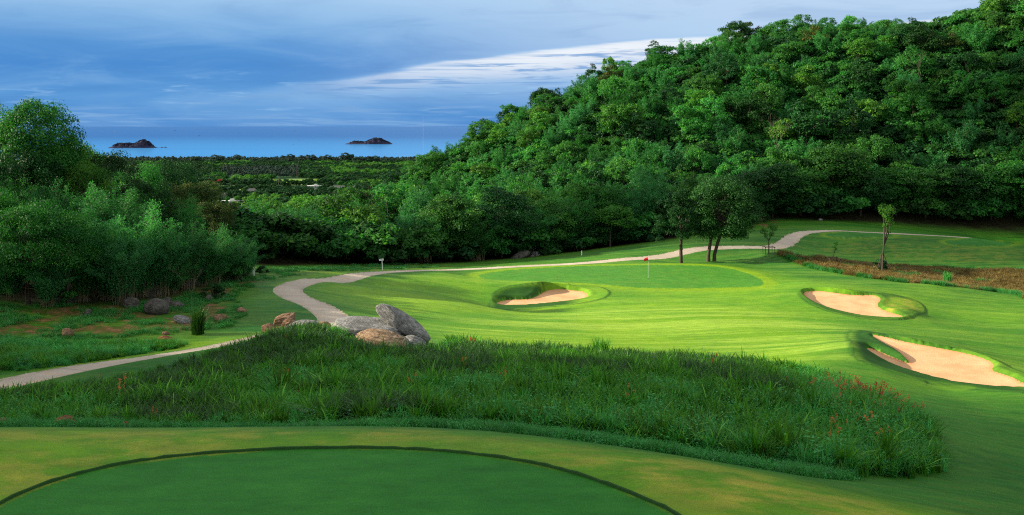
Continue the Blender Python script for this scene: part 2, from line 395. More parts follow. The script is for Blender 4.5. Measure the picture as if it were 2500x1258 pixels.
def turf_mat(name, dark, light, dry=(.235, .215, .030), stripes=0., fine=55., deep=None):
    """mown grass: two greens in soft drifts, mowing streaks that follow the roll of the land, dry and bare patches"""
    m, t, out = new_mat(name); co = obj_co(t)
    big = t.noise(co, .09, 4, .6, .4)
    col = t.mix(t.maprange(big, .36, .66), dark, light)
    if deep: col = t.mix(t.attr('fair'), t.mix(t.maprange(big, .34, .68), *deep), col)
    wav = t.node('ShaderNodeVectorMath', operation='ADD')
    nzc = t.node('ShaderNodeTexNoise'); t.l.new(co, nzc.inputs['Vector']); nzc.inputs['Scale'].default_value = .035; nzc.inputs['Detail'].default_value = 1
    sc = t.node('ShaderNodeVectorMath', operation='SCALE'); t.l.new(nzc.outputs['Color'], sc.inputs[0]); sc.inputs['Scale'].default_value = 9
    t.l.new(co, wav.inputs[0]); t.l.new(sc.outputs[0], wav.inputs[1])
    s1 = t.noise(t.scale(wav.outputs[0], (.035, .85, .05)), 1, 5, .62)
    s2 = t.noise(t.scale(wav.outputs[0], (.10, 2.2, .1), (0, 0, .12)), 1, 4, .6)
    if stripes:
        lum = t.maprange(s1, .40, .66)
        col = t.mix(t.math('MULTIPLY', lum, t.math('MULTIPLY', t.attr('stripe'), stripes)), col, tuple(v * k for v, k in zip(light, (1.7, 1.35, 4.))))
    col = t.mix(t.math('MULTIPLY', t.maprange(s2, .52, .70), t.math('SUBTRACT', .45, t.math('MULTIPLY', t.attr('fair'), .33))), col, tuple(v * .62 for v in (deep[1] if deep else dark)))
    # dry grass
    dn = t.noise(t.scale(wav.outputs[0], (.55, .95, .5)), 1, 8, .72)
    dm = t.math('MULTIPLY', t.maprange(dn, .42, .60), t.attr('dry'))
    col = t.mix(dm, col, t.mix(t.noise(co, 3, 3), dry, tuple(v * 1.25 for v in dry)))
    # bare soil and leaf litter
    sn = t.noise(co, .55, 6, .68)
    soilc = t.ramp(t.noise(co, 2.2, 6, .7), [(.3, (.055, .030, .018)), (.5, (.14, .070, .036)), (.7, (.24, .12, .065))])
    sm = t.maprange(t.math('ADD', t.attr('soil'), t.math('MULTIPLY', t.math('SUBTRACT', sn, .5), 1.5)), .5, .68)
    col = t.mix(sm, col, soilc)
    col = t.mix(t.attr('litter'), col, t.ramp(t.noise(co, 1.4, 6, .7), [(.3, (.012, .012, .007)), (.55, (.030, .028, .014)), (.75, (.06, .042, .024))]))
    # long grass edge / rougher cut; bunker lips also carry painted shade
    rg = t.math('MULTIPLY', t.maprange(t.noise(co, 1.6, 5, .7), .35, .65), t.attr('rough'))
    col = t.mix(rg, col, tuple(v * .42 for v in dark))
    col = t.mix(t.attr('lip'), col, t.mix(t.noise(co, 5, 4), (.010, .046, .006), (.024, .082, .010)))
    col = t.mix(t.attr('fringe'), col, (.150, .255, .010))
    md = t.noise(t.scale(co, (.9, 2.2, 1)), 1, 6, .7)
    col = t.mix(1, col, t.ramp(md, [(.3, (.74, .78, .76)), (.5, (1, 1, 1)), (.7, (1.3, 1.22, 1.1))]), 'MULTIPLY')
    gr = t.noise(co, fine, 4, .75)
    col = t.mix(1, col, t.ramp(gr, [(.25, (.45, .5, .42)), (.5, (1, 1, 1)), (.75, (1.6, 1.5, 1.4))]), 'MULTIPLY')
    n1 = t.noise(co, fine * .8, 4, .7)
    finish(t, out, col, .62, t.bump(n1, .55, .03), .05)
    return m


M = {}
M['rough'] = turf_mat('mown_rough_turf', (.064, .188, .010), (.124, .245, .009), stripes=.95, deep=((.014, .090, .010), (.030, .135, .012)))
M['green'] = turf_mat('putting_green_turf', (.042, .160, .018), (.054, .182, .018), fine=70, stripes=.15)
M['tee'] = turf_mat('tee_turf', (.019, .122, .014), (.031, .152, .018), fine=48)


def sand_material(name, c1, c2):
    m, t, out = new_mat(name); co = obj_co(t)
    col = t.mix(t.maprange(t.noise(co, .5, 4, .6), .35, .65), c1, c2)
    rim = t.attr('soil')
    col = t.mix(t.math('MULTIPLY', rim, .85), col, (.42, .16, .06))
    rk = t.noise(t.scale(co, (1, 6, 1), (0, 0, .5)), 1.3, 3, .5, .6)
    nb = t.bump(t.math('ADD', t.noise(co, 14, 4, .7), t.math('MULTIPLY', rk, .6)), .5, .06)
    finish(t, out, col, .85, nb, .15); return m


M['sand'] = sand_material('bunker_sand', (.46, .250, .120), (.56, .320, .165))


def path_material():
    m, t, out = new_mat('path_concrete'); co = obj_co(t)
    a = t.noise(co, .35, 5, .65); b = t.noise(co, 4, 6, .7)
    col = t.mix(t.maprange(a, .35, .68), (.36, .30, .235), (.43, .36, .285))
    col = t.mix(t.math('MULTIPLY', t.maprange(b, .55, .75), .5), col, (.27, .21, .16))
    col = t.mix(t.math('MULTIPLY', t.maprange(t.noise(co, .8, 3, .5, 1.), .58, .72), .45), col, (.45, .28, .15))
    jt = t.math('FRACT', t.math('DIVIDE', t.attr('along'), 4.0))
    col = t.mix(t.math('MULTIPLY', t.math('LESS_THAN', jt, .018), .6), col, (.10, .08, .06))
    ed = t.math('MULTIPLY', t.attr('edge'), t.maprange(t.noise(co, 1.7, 5, .7), .42, .66))
    col = t.mix(t.math('MULTIPLY', ed, .8), col, (.15, .115, .055))
    col = t.mix(t.math('MULTIPLY', t.maprange(t.noise(co, .16, 3, .6), .45, .62), .3), col, (.27, .23, .19))
    finish(t, out, col, .85, t.bump(b, .3, .02), .1); return m


M['path'] = path_material()


def wood_floor_material():
    m, t, out = new_mat('far_plain_ground'); co = obj_co(t)
    col = t.mix(t.maprange(t.noise(co, .012, 4, .6), .4, .6), (.008, .040, .010), (.014, .060, .014))
    col = t.mix(t.attr('dry'), col, t.mix(t.noise(co, .03, 3), (.20, .30, .03), (.14, .26, .03)))
    finish(t, out, col, .8, None, .1); return m


M['plain'] = wood_floor_material()


def mesh_from_arrays(name, v, f, attrs=None, mat=None, smooth=True):
    """v (n,3), f (m,k) arrays -> mesh"""
    me = bpy.data.meshes.new(name)
    v = np.asarray(v, np.float32); f = np.asarray(f, np.int32); m, k = f.shape
    me.vertices.add(len(v)); me.vertices.foreach_set('co', v.ravel())
    me.loops.add(m * k); me.loops.foreach_set('vertex_index', f.ravel())
    me.polygons.add(m); me.polygons.foreach_set('loop_start', np.arange(0, m * k, k, dtype=np.int32))
    try: me.polygons.foreach_set('loop_total', np.full(m, k, np.int32))
    except Exception: pass
    me.polygons.foreach_set('use_smooth', np.full(m, bool(smooth)))
    for a, val in (attrs or {}).items():
        at = me.attributes.new(a, 'FLOAT', 'POINT'); at.data.foreach_set('value', np.asarray(val, np.float32))
    if mat: me.materials.append(mat)
    me.update(calc_edges=True); me.validate()
    return me


def link(name, data, parent=None, loc=None):
    o = bpy.data.objects.new(name, data); COL.objects.link(o)
    if parent is not None: o.parent = parent
    if loc is not None: o.location = loc
    return o


def tag(o, label=None, cat=None, group=None, kind=None):
    if label: o['label'] = label
    if cat: o['category'] = cat
    if group: o['group'] = group
    if kind: o['kind'] = kind
    return o


# ------------------------------------------------------------------ the ground: one sheet, cut along the edges of path, greens, tees and sand
def steps(a, b, k):
    n = max(2, int(math.log(b / a) / k)); return list(np.geomspace(a, b, n, endpoint=False))


GQ = globals().get('GQ', 1.0)
rr = np.array(steps(3, 11, .02) + steps(11, 20, .0035 / GQ) + steps(20, 60, .0055 / GQ) + steps(60, 118, .0034 / GQ) + steps(118, 180, .005 / GQ) + steps(180, 450, .014) + steps(450, 3400, .035) + [3400])
d2r = math.pi / 180
fine_az = np.arange(-33, 33.001, .085 / GQ)
aa = np.concatenate([np.arange(-180, -60, 6), np.arange(-60, -33, 1.), fine_az, np.arange(33.5, 60, 1.), np.arange(60, 180, 6)]) * d2r
NA, NR = len(aa), len(rr)
RRm, AAm = np.meshgrid(rr, aa, indexing='ij')
gx = (RRm * np.sin(AAm)).ravel(); gy = (RRm * np.cos(AAm)).ravel()
# slide the nearest vertices onto the edges of path, greens, tees and sand so that the cuts run clean
moved = np.zeros((NR, NA), bool)
XG = gx.reshape(NR, NA).copy(); YG = gy.reshape(NR, NA).copy(); nearby = RRm < 200
for q_, off_, cl_ in [(path_line, PATH_W, False), (green_poly, 0, True), (tee_poly, 0, True), (sand1, 0, True), (sand2, 0, True), (sand3, 0, True), (ftee1, 0, True), (ftee2, 0, True)]:
    s_ = np.where(nearby, sd_poly(gx, gy, q_, 4, cl_).reshape(NR, NA) - off_, 1e3)
    for ax in (0, 1):
        a_ = [slice(None)] * 2; b_ = [slice(None)] * 2; a_[ax] = slice(0, -1); b_[ax] = slice(1, None); a_ = tuple(a_); b_ = tuple(b_)
        s1_, s2_ = s_[a_], s_[b_]
        c_ = (s1_ * s2_ < 0) & (np.abs(s1_) < 50) & (np.abs(s2_) < 50)
        t_ = np.where(c_, s1_ / np.where(c_, s1_ - s2_, 1), 0)
        x1, y1, x2, y2 = gx.reshape(NR, NA)[a_], gy.reshape(NR, NA)[a_], gx.reshape(NR, NA)[b_], gy.reshape(NR, NA)[b_]
        xc, yc = x1 + t_ * (x2 - x1), y1 + t_ * (y2 - y1)
        for sl, mk in ((a_, c_ & (t_ < .5)), (b_, c_ & (t_ >= .5))):
            mk = mk & ~moved[sl]
            XG[sl] = np.where(mk, xc, XG[sl]); YG[sl] = np.where(mk, yc, YG[sl])
            mv = np.zeros((NR, NA), bool); mv[sl] = mk; moved |= mv
gx = XG.ravel(); gy = YG.ravel()
gzv = height(gx, gy)
i, j = np.meshgrid(np.arange(NR - 1), np.arange(NA), indexing='ij')
j2 = (j + 1) % NA
faces = np.stack([i * NA + j, i * NA + j2, (i + 1) * NA + j2, (i + 1) * NA + j], -1).reshape(-1, 4)
faces = faces[:, ::-1]
fx = gx[faces].mean(1); fy = gy[faces].mean(1)
wide = (j.ravel() == NA - 1); fx[wide] = gx[faces[wide]].mean(1)
region = np.zeros(len(faces), np.int8)
region[np.hypot(fx, fy) > 480] = 9
rq = np.hypot(fx, fy) < 200
def setreg(idx, mask): region[rq & mask] = idx
setreg(1, sd_poly(fx, fy, path_line, 4, False) < PATH_W)
setreg(2, sd_poly(fx, fy, green_poly, 1) < 0)
setreg(3, sd_poly(fx, fy, tee_poly, 1) < 0)
for k_, (s_, r_, z_) in enumerate(BUNK): setreg(4 + k_, (sd_poly(fx, fy, s_, 1) < 0) & (sd_poly(gx, gy, s_, 1)[faces].max(1) < .03))
setreg(7, sd_poly(fx, fy, ftee1, 1) < 0); setreg(8, sd_poly(fx, fy, ftee2, 1) < 0)

# where the ground is dry, bare, littered or streaked
def area(pp, d0=8): return [ray(*q, None, d0) for q in pp]


AREA = dict(
    bank=area([(-300, 760), (0, 745), (250, 742), (420, 735), (520, 690), (600, 668), (640, 690), (570, 730), (600, 770), (560, 800), (430, 812), (250, 828), (0, 826), (-300, 830)]),
    knoll=area([(490, 700), (560, 690), (548, 725), (500, 725)]),
    back=area([(630, 655), (800, 648), (1000, 645), (1100, 650), (900, 661), (760, 668), (640, 690)]),
    strip=area([(1880, 620), (1960, 628), (2100, 645), (2300, 655), (2500, 662), (2780, 676), (2780, 760), (2520, 735), (2430, 712), (2300, 700), (2200, 690), (2120, 680), (2000, 660)]),
    stream=area([(1100, 850), (1300, 850), (1700, 850), (2050, 860), (2050, 800), (1800, 750), (1500, 740), (1150, 790)]),
    dryL=[(-14, 12), (-14, 18), (-2, 18), (0, 16.9), (-6, 16), (-9, 13)], dryR=[(0, 16.5), (2.4, 17), (6, 15.6), (9, 15), (9, 9), (3, 9), (4, 13)],
    farhill=area([(1990, 595), (2100, 590), (2300, 600), (2500, 612), (2500, 645), (2300, 640), (2000, 615)], 110),
    cut=area([(1800, 520), (1900, 520), (1930, 548), (1860, 560), (1820, 552)], 140),
    verge=area([(-300, 995), (0, 945), (200, 905), (400, 860), (620, 826), (640, 812), (430, 842), (300, 862), (150, 893), (0, 925), (-300, 975)]) + [], apron=[(-40, 8), (-40, 19), (-2, 18.2), (3, 17.4), (7, 15.9), (11, 15), (11, 4), (-40, 2)],
    rightside=area([(2080, 720), (2260, 700), (2420, 730), (2620, 740), (2620, 960), (2400, 990), (2150, 930), (2050, 880), (2060, 800)]),
    verge2=area([(680, 700), (760, 680), (900, 664), (1050, 657), (1050, 653), (900, 657), (760, 670), (670, 690)]),
    stream2=area([(760, 700), (900, 720), (1150, 770), (1120, 830), (900, 760)]))
def soft(name, m=2.): return 1 - sstep(-m, m, sd_poly(gx, gy, AREA[name], m + 4))


rad = np.hypot(gx, gy)
FOOT = [ray(px, py, None, 60) for px, py in [(620, 646), (720, 648), (850, 645), (1000, 646), (1100, 642), (1300, 626), (1500, 602), (1650, 582), (1760, 560), (1850, 540), (1900, 533), (2000, 538), (2200, 546), (2500, 566), (2650, 572)]]
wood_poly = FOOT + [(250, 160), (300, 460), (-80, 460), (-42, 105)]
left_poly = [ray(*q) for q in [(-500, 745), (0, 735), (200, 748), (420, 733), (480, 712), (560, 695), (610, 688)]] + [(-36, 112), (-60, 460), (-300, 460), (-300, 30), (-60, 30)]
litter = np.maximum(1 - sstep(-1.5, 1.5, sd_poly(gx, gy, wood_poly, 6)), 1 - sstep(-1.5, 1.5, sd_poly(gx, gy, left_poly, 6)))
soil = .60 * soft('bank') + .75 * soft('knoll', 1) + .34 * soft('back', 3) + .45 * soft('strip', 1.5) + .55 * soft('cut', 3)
soil_g = soil.copy()
for s_, r_, z_ in BUNK:
    a_ = sd_poly(gx, gy, s_, 3); soil = np.maximum(soil, .75 * np.exp(-((a_ + .05) / .22) ** 2))
dry = np.maximum.reduce([.62 * soft('dryL', 1.2), .78 * soft('dryR', 1.), .30 * soft('farhill', 2.), .5 * soft('back', 3)])
def soft_tri(): return 1 - sstep(-.5, .8, tri)


tri = sd_poly(gx, gy, smooth_poly([ray(*q) for q in [(2155, 738), (2180, 728), (2230, 735), (2250, 755), (2200, 768), (2160, 755)]], 1), 3)
dry = np.maximum(dry, .8 * (1 - sstep(-.5, .8, tri)))
dry = np.maximum(dry, .12 * fbm(gx / 9, gy / 7, 5, 3) * (rad < 160))
stripe = np.clip(soft('stream', 4) + .25 * sstep(40, 60, rad), 0, 1)
fair = 1 - sstep(-5, 3, sd_poly(gx, gy, smooth_poly(area([(740, 705), (820, 682), (1000, 676), (1160, 664), (1300, 652), (1500, 647), (1750, 647), (1850, 660), (1960, 680), (2150, 705), (2330, 735), (2300, 790), (2120, 800), (2060, 850), (2060, 900), (1900, 912), (1500, 890), (1200, 880), (1030, 850), (930, 790), (800, 730)]), 1), 12))
fair = np.maximum(fair, .85 * np.maximum(soft('verge', 1.), soft('verge2', 1.))); fair = np.maximum(fair, .92 * soft('apron', 1.5)); fair = np.maximum(fair, .5 * soft('rightside', 6))
fringe = np.zeros_like(gx)
sg_ = sd_poly(gx, gy, green_poly, 4); fringe = .75 * (sg_ > 0) * (1 - sstep(.9, 1.8, sg_))
for q_ in (ftee1, ftee2):
    sg_ = sd_poly(gx, gy, q_, 4); fringe = np.maximum(fringe, .45 * (sg_ > 0) * (1 - sstep(.5, 1.5, sg_)))
rim_grass_shade = np.zeros_like(gx)
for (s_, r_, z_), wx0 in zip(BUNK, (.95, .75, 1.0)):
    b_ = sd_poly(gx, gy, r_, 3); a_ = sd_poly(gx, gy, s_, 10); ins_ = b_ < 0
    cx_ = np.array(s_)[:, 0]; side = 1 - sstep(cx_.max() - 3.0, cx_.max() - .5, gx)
    rim_grass_shade = np.maximum(rim_grass_shade, np.where(ins_ & (a_ > 0), wx0 * np.where(z_ == -16.62, 1 - .9 * soft_tri(), side) * sstep(0, .8, -b_), 0))  # darker wall grass plus painted shade, left off the sunlit right end
    rim_grass_shade = np.maximum(rim_grass_shade, .8 * np.exp(-(b_ / .16) ** 2))
lip_grass_shade = np.clip(rim_grass_shade, 0, 1)
rough_a = np.clip(.9 * soft('bank', 2) + .8 * soft('back', 3) + .9 * soft('strip', 1), 0, 1)
lawn = np.zeros_like(gx)
LAWNS = [[(635, 441), (700, 436), (800, 437), (765, 449), (690, 450)], [(495, 452), (560, 452), (610, 459), (540, 466), (500, 462)]]
lawn_w = []
for L in LAWNS:
    lp = [((px - 1250) / F * D, D) for px, py in L for D in [(112.5) * F / (py - HZ)]]
    lawn_w.append(lp); lawn = np.maximum(lawn, sd_poly(gx, gy, lp, 20) < 0)
along = np.zeros_like(gx); edge_ = np.zeros_like(gx)
dp_ = sd_poly(gx, gy, path_line, 3, False); on_ = np.where(dp_ < 2)[0]
pl_ = np.array(path_line); sl_ = np.r_[0, np.cumsum(np.hypot(*np.diff(pl_, axis=0).T))]
best = np.full(len(on_), 1e9)
for q_ in range(len(pl_) - 1):
    e_ = pl_[q_ + 1] - pl_[q_]; l2 = (e_ ** 2).sum(); t_ = np.clip(((gx[on_] - pl_[q_, 0]) * e_[0] + (gy[on_] - pl_[q_, 1]) * e_[1]) / l2, 0, 1)
    dd_ = np.hypot(gx[on_] - pl_[q_, 0] - t_ * e_[0], gy[on_] - pl_[q_, 1] - t_ * e_[1]); mk_ = dd_ < best
    best = np.where(mk_, dd_, best); along[on_] = np.where(mk_, sl_[q_] + t_ * math.sqrt(l2), along[on_])
edge_[on_] = sstep(.75, 1.2, dp_[on_])
ATT = dict(along=along, edge=edge_, dry=np.where(rad > 480, lawn, dry * (sd_poly(gx, gy, tee_poly, 1) > -.1)), soil=soil * (rad < 200), stripe=stripe, litter=litter * (rad < 480), rough=rough_a, fringe=fringe, fair=fair, lip=lip_grass_shade)
REG = {0: ('ground', 'rough'), 1: ('cart_path', 'path'), 2: ('putting_green', 'green'), 3: ('tee_box', 'tee'), 4: ('sand_bunker', 'sand'), 5: ('sand_bunker', 'sand'), 6: ('sand_bunker', 'sand'),
       7: ('tee_box', 'tee'), 8: ('tee_box', 'tee'), 9: ('coastal_plain', 'plain')}
RLAB = {1: 'pale concrete cart path winding between rocks and green', 2: 'smooth oval putting green with the flagstick', 3: 'big dark green oval tee box in the foreground',
        4: 'shaded kidney bunker with high grass wall in front of the green', 5: 'sunlit bunker with a grassy hump at its right end', 6: 'long sandy bunker with a grass spit nearest the right edge',
        7: 'far oval tee beside the bend of the path', 8: 'far oval tee at right edge below the dark forest'}
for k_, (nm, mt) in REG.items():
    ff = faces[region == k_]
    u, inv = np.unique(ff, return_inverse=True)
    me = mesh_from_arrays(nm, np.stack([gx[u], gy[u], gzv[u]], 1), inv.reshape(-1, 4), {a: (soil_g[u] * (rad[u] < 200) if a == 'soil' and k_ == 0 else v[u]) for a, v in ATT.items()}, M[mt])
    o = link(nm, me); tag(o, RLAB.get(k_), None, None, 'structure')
    if 4 <= k_ <= 6: o['group'] = 'sand bunkers around the green'

# longer turf round the near tee, its shadow line put into the dark colour
def lip_ring(name, poly, wdt, hh, mat):
    p = np.array(poly); n = len(p)
    tan = np.roll(p, -1, 0) - np.roll(p, 1, 0); nrm = np.stack([tan[:, 1], -tan[:, 0]], 1); nrm /= np.linalg.norm(nrm, axis=1)[:, None] + 1e-9
    cen = p.mean(0); sgn = np.sign(((p - cen) * nrm).sum(1)).mean() or 1; nrm *= np.sign(sgn)
    prof = [(-.03, -.06), (-.03, hh * .75), (.01, hh), (wdt * .6, hh * .85), (wdt, -.03)]
    V = []
    for (dx, dz) in prof:
        q = p + nrm * dx; z = height(q[:, 0], q[:, 1]) if dz < 0 else None
        qo = p + nrm * .12
        zz = height(qo[:, 0], qo[:, 1]) + dz + .006 * np.random.default_rng(3).normal(size=n) * (dz > 0)
        V.append(np.c_[q, zz])
    V = np.concatenate(V); f = []
    for a in range(len(prof) - 1):
        for b in range(n): f.append((a * n + b, a * n + (b + 1) % n, (a + 1) * n + (b + 1) % n, (a + 1) * n + b))
    return link(name, mesh_from_arrays(name, V, f, {'dry': np.zeros(len(V))}, mat))


M['collar'] = plain_mat('collar_turf_shade', (.010, .038, .008), (.022, .070, .014), 30, .8, .1, .03, 60)
dense = []
for a_, b_ in zip(tee_poly, tee_poly[1:] + tee_poly[:1]):
    L_ = math.dist(a_, b_); m_ = max(1, int(L_ / .12))
    for q in range(m_): dense.append(tuple(u + (v - u) * q / m_ for u, v in zip(a_, b_)))
tag(lip_ring('turf_collar_shade', dense, .035, .022, M['collar']), kind='structure')

# the sea
def sea_material():
    m, t, out = new_mat('sea_water'); co = obj_co(t)
    sp = t.node('ShaderNodeSeparateXYZ'); t.l.new(co, sp.inputs[0])
    shallow = t.math('SUBTRACT', 1, t.maprange(sp.outputs[1], 2800, 11000))
    col = t.mix(shallow, (.012, .072, .225), (.036, .185, .420))
    col = t.mix(t.math('MULTIPLY', t.maprange(t.noise(t.scale(co, (.0004, .002, 1)), 1, 4, .6), .45, .7), .25), col, (.025, .12, .34))
    nb = t.bump(t.noise(t.scale(co, (.02, .05, 1)), 1, 5, .6), .12, 2.)
    df = t.node('ShaderNodeBsdfDiffuse'); t.put(df.inputs[0], col)
    gl = t.node('ShaderNodeBsdfGlossy'); gl.inputs['Roughness'].default_value = .12; gl.inputs['Color'].default_value = (.80, .90, 1, 1)
    mx = t.node('ShaderNodeMixShader'); mx.inputs[0].default_value = .36
    t.l.new(df.outputs[0], mx.inputs[1]); t.l.new(gl.outputs[0], mx.inputs[2]); t.l.new(mx.outputs[0], out.inputs[0]); return m


sv = []; sf = []
sr = [2700, 3200, 4000, 6000, 10000, 20000, 60000, 200000]
sa = np.radians(np.arange(-70, 71, 5))
for r_ in sr:
    for a_ in sa: sv.append((r_ * math.sin(a_), r_ * math.cos(a_), 0.))
n_a = len(sa)
for a_ in range(len(sr) - 1):
    for b_ in range(n_a - 1): sf.append((a_ * n_a + b_, a_ * n_a + b_ + 1, (a_ + 1) * n_a + b_ + 1, (a_ + 1) * n_a + b_)[::-1])
tag(link('sea', mesh_from_arrays('sea', sv, sf, None, sea_material())), kind='structure')

# ------------------------------------------------------------------ plants: leaf, bark and grass materials
def leaf_mat(name, ramp, rough=.55, transl=.30, spec=.12, var=.25, tboost=1.25):
    m, t, out = new_mat(name)
    tint = t.attr('tint'); oi = t.node('ShaderNodeObjectInfo').outputs['Random']
    f = t.math('ADD', t.math('MULTIPLY', tint, 1 - var), t.math('MULTIPLY', oi, var), None, True)
    col = t.ramp(f, ramp)
    hs = t.node('ShaderNodeHueSaturation'); t.put(hs.inputs['Color'], col)
    t.put(hs.inputs['Hue'], t.math('ADD', .5, t.math('MULTIPLY', t.math('SUBTRACT', oi, .5), .035)))
    t.put(hs.inputs['Value'], t.math('ADD', .78, t.math('MULTIPLY', t.math('FRACT', t.math('MULTIPLY', oi, 7.31)), .5)))
    c = hs.outputs[0]
    tc = t.mix(1, c, (tboost * 1.1, tboost * 1.25, tboost * .6), 'MULTIPLY')
    finish(t, out, c, rough, None, spec, transl=transl, tcol=tc)
    return m


M['broad'] = leaf_mat('broad_leaves', [(0, (.007, .042, .008)), (.45, (.018, .098, .014)), (.8, (.042, .155, .021)), (1, (.085, .205, .030))])
M['hbroad'] = leaf_mat('hill_leaves', [(0, (.013, .065, .014)), (.45, (.026, .125, .021)), (.8, (.052, .180, .030)), (1, (.100, .240, .040))], transl=.40)
M['dark'] = leaf_mat('dark_glossy_leaves', [(0, (.005, .026, .007)), (.6, (.011, .056, .012)), (1, (.026, .095, .020))], .5, .18, .08, .15)
M['bright'] = leaf_mat('bright_leaves', [(0, (.016, .075, .010)), (.5, (.042, .150, .018)), (1, (.105, .225, .030))], .5, .35)
M['bamboo'] = leaf_mat('bamboo_leaves', [(0, (.013, .075, .020)), (.5, (.030, .150, .038)), (1, (.068, .225, .062))], .5, .40)
M['russet'] = leaf_mat('russet_leaves', [(0, (.012, .040, .008)), (.55, (.035, .075, .014)), (.8, (.10, .075, .018)), (1, (.16, .06, .02))])
M['pine'] = leaf_mat('casuarina_needles', [(0, (.010, .032, .022)), (.6, (.020, .055, .034)), (1, (.035, .080, .045))], .6, .1, .2)
M['flame'] = leaf_mat('flame_tree_flowers', [(0, (.03, .06, .01)), (.4, (.30, .03, .01)), (1, (.45, .06, .015))])
M['bark'] = plain_mat('bark', (.030, .022, .016), (.075, .058, .044), 4, .85, .15, .03, 12)
M['palebark'] = plain_mat('pale_bark', (.10, .082, .065), (.18, .15, .12), 4, .85, .15, .02, 12)
M['culm'] = plain_mat('bamboo_culms', (.060, .055, .025), (.14, .115, .06), 2, .6, .3)


def rod(P, rad, sides=6):
    """tapered tube along points"""
    P = [Vector([float(q) for q in p]) for p in P]; V = []; Fc = []
    for k, p in enumerate(P):
        d = (P[min(k + 1, len(P) - 1)] - P[max(k - 1, 0)]).normalized()
        a = d.cross(Vector((.31, .9, .11))).normalized(); b = d.cross(a)
        for s in range(sides):
            th = 2 * math.pi * s / sides
            V.append(p + float(rad[k]) * (math.cos(th) * a + math.sin(th) * b))
    for k in range(len(P) - 1):
        for s in range(sides):
            Fc.append((k * sides + s, k * sides + (s + 1) % sides, (k + 1) * sides + (s + 1) % sides, (k + 1) * sides + s))
    return [tuple(v) for v in V], Fc


class Build:
    """collects quads"""
    def __init__(s): s.v = []; s.f = []
    def add(s, vf):
        n = len(s.v); s.v += [tuple(q) for q in vf[0]]; s.f += [tuple(i + n for i in q) for q in vf[1]]
        return s
    def rod(s, P, rad, sides=6): return s.add(rod(P, rad, sides))
    def box(s, c, d, rot=None):
        x, y, z = d[0] / 2, d[1] / 2, d[2] / 2
        v = [Vector((a * x, b * y, e * z)) for e in (-1, 1) for a, b in ((-1, -1), (1, -1), (1, 1), (-1, 1))]
        if rot is not None: v = [rot @ q for q in v]
        v = [q + Vector(c) for q in v]
        return s.add((v, [(3, 2, 1, 0), (4, 5, 6, 7), (0, 1, 5, 4), (1, 2, 6, 5), (2, 3, 7, 6), (3, 0, 4, 7)]))
    def mesh(s, name, mat, smooth=True):
        me = bpy.data.meshes.new(name); me.from_pydata(s.v, [], s.f); me.materials.append(mat)
        me.polygons.foreach_set('use_smooth', np.full(len(me.polygons), smooth)); me.update()
        return me


def leaf_quads(c, up, ln, wd, rg, droop=0.):
    """rhombic leaves: centres c (n,3), mean facing up (n,3), length, width"""
    n = len(c)
    nrm = up + rg.normal(size=(n, 3)) * .55; nrm /= np.linalg.norm(nrm, axis=1)[:, None]
    t = rg.normal(size=(n, 3)); t[:, 2] -= droop; t -= (t * nrm).sum(1)[:, None] * nrm; t /= np.linalg.norm(t, axis=1)[:, None] + 1e-9
    b = np.cross(nrm, t)
    L = (ln * rg.uniform(.65, 1.25, n))[:, None]; Wd = (wd * rg.uniform(.7, 1.2, n))[:, None]
    v = np.stack([c - t * L * .5, c + b * Wd * .5 + nrm * L * .06, c + t * L * .5, c - b * Wd * .5 + nrm * L * .06], 1)
    return v.reshape(-1, 3), np.arange(n * 4).reshape(n, 4)


def crown(name, seed, mat, cz, rx, rz, nclump, per, leaf, clump_r=(.24, .40), flat=.75, offs=(0, 0), low=-.55, lob=.25):
    """leaf clumps set on and inside an uneven ellipsoid, each clump a shell of leaves; returns mesh, clump centres"""
    rg = np.random.default_rng(seed)
    C = []; V = []; T = []
    lobes = rg.normal(size=(5, 3)); lobes /= np.linalg.norm(lobes, axis=1)[:, None]
    for k in range(nclump):
        for _ in range(20):
            d = rg.normal(size=3); d /= np.linalg.norm(d)
            if d[2] > low: break
        g = 1 - lob + lob * 1.6 * max(0, (lobes @ d).max()) ** 2
        rr_ = rg.uniform(.45, 1.0) ** .6
        c = np.array([d[0] * rx, d[1] * rx, d[2] * rz]) * rr_ * g + np.array([offs[0], offs[1], cz])
        cr = rx * rg.uniform(*clump_r)
        m = int(per * (cr / (rx * .32)) ** 1.6)
        e = rg.normal(size=(m, 3)); e /= np.linalg.norm(e, axis=1)[:, None]; e[:, 2] = np.where(e[:, 2] < -.3, -e[:, 2] * .6, e[:, 2])
        r_ = rg.uniform(.25, 1.0, m) ** .45
        p = e * r_[:, None] * np.array([cr, cr, cr * flat])
        p += rg.normal(size=p.shape) * cr * .10
        up = e + np.array([0, 0, .55]); up /= np.linalg.norm(up, axis=1)[:, None]
        v, f = leaf_quads(c + p, up, leaf, leaf * .55, rg, .25)
        tone = np.clip(rg.normal(.45, .20) + rg.normal(size=m) * .20 , 0, 1)
        V.append(v); T.append(np.repeat(tone, 4)); C.append(c)
    V = np.concatenate(V); T = np.concatenate(T)
    me = mesh_from_arrays(name, V, np.arange(len(V)).reshape(-1, 4), {'tint': T}, mat, False)
    return me, C


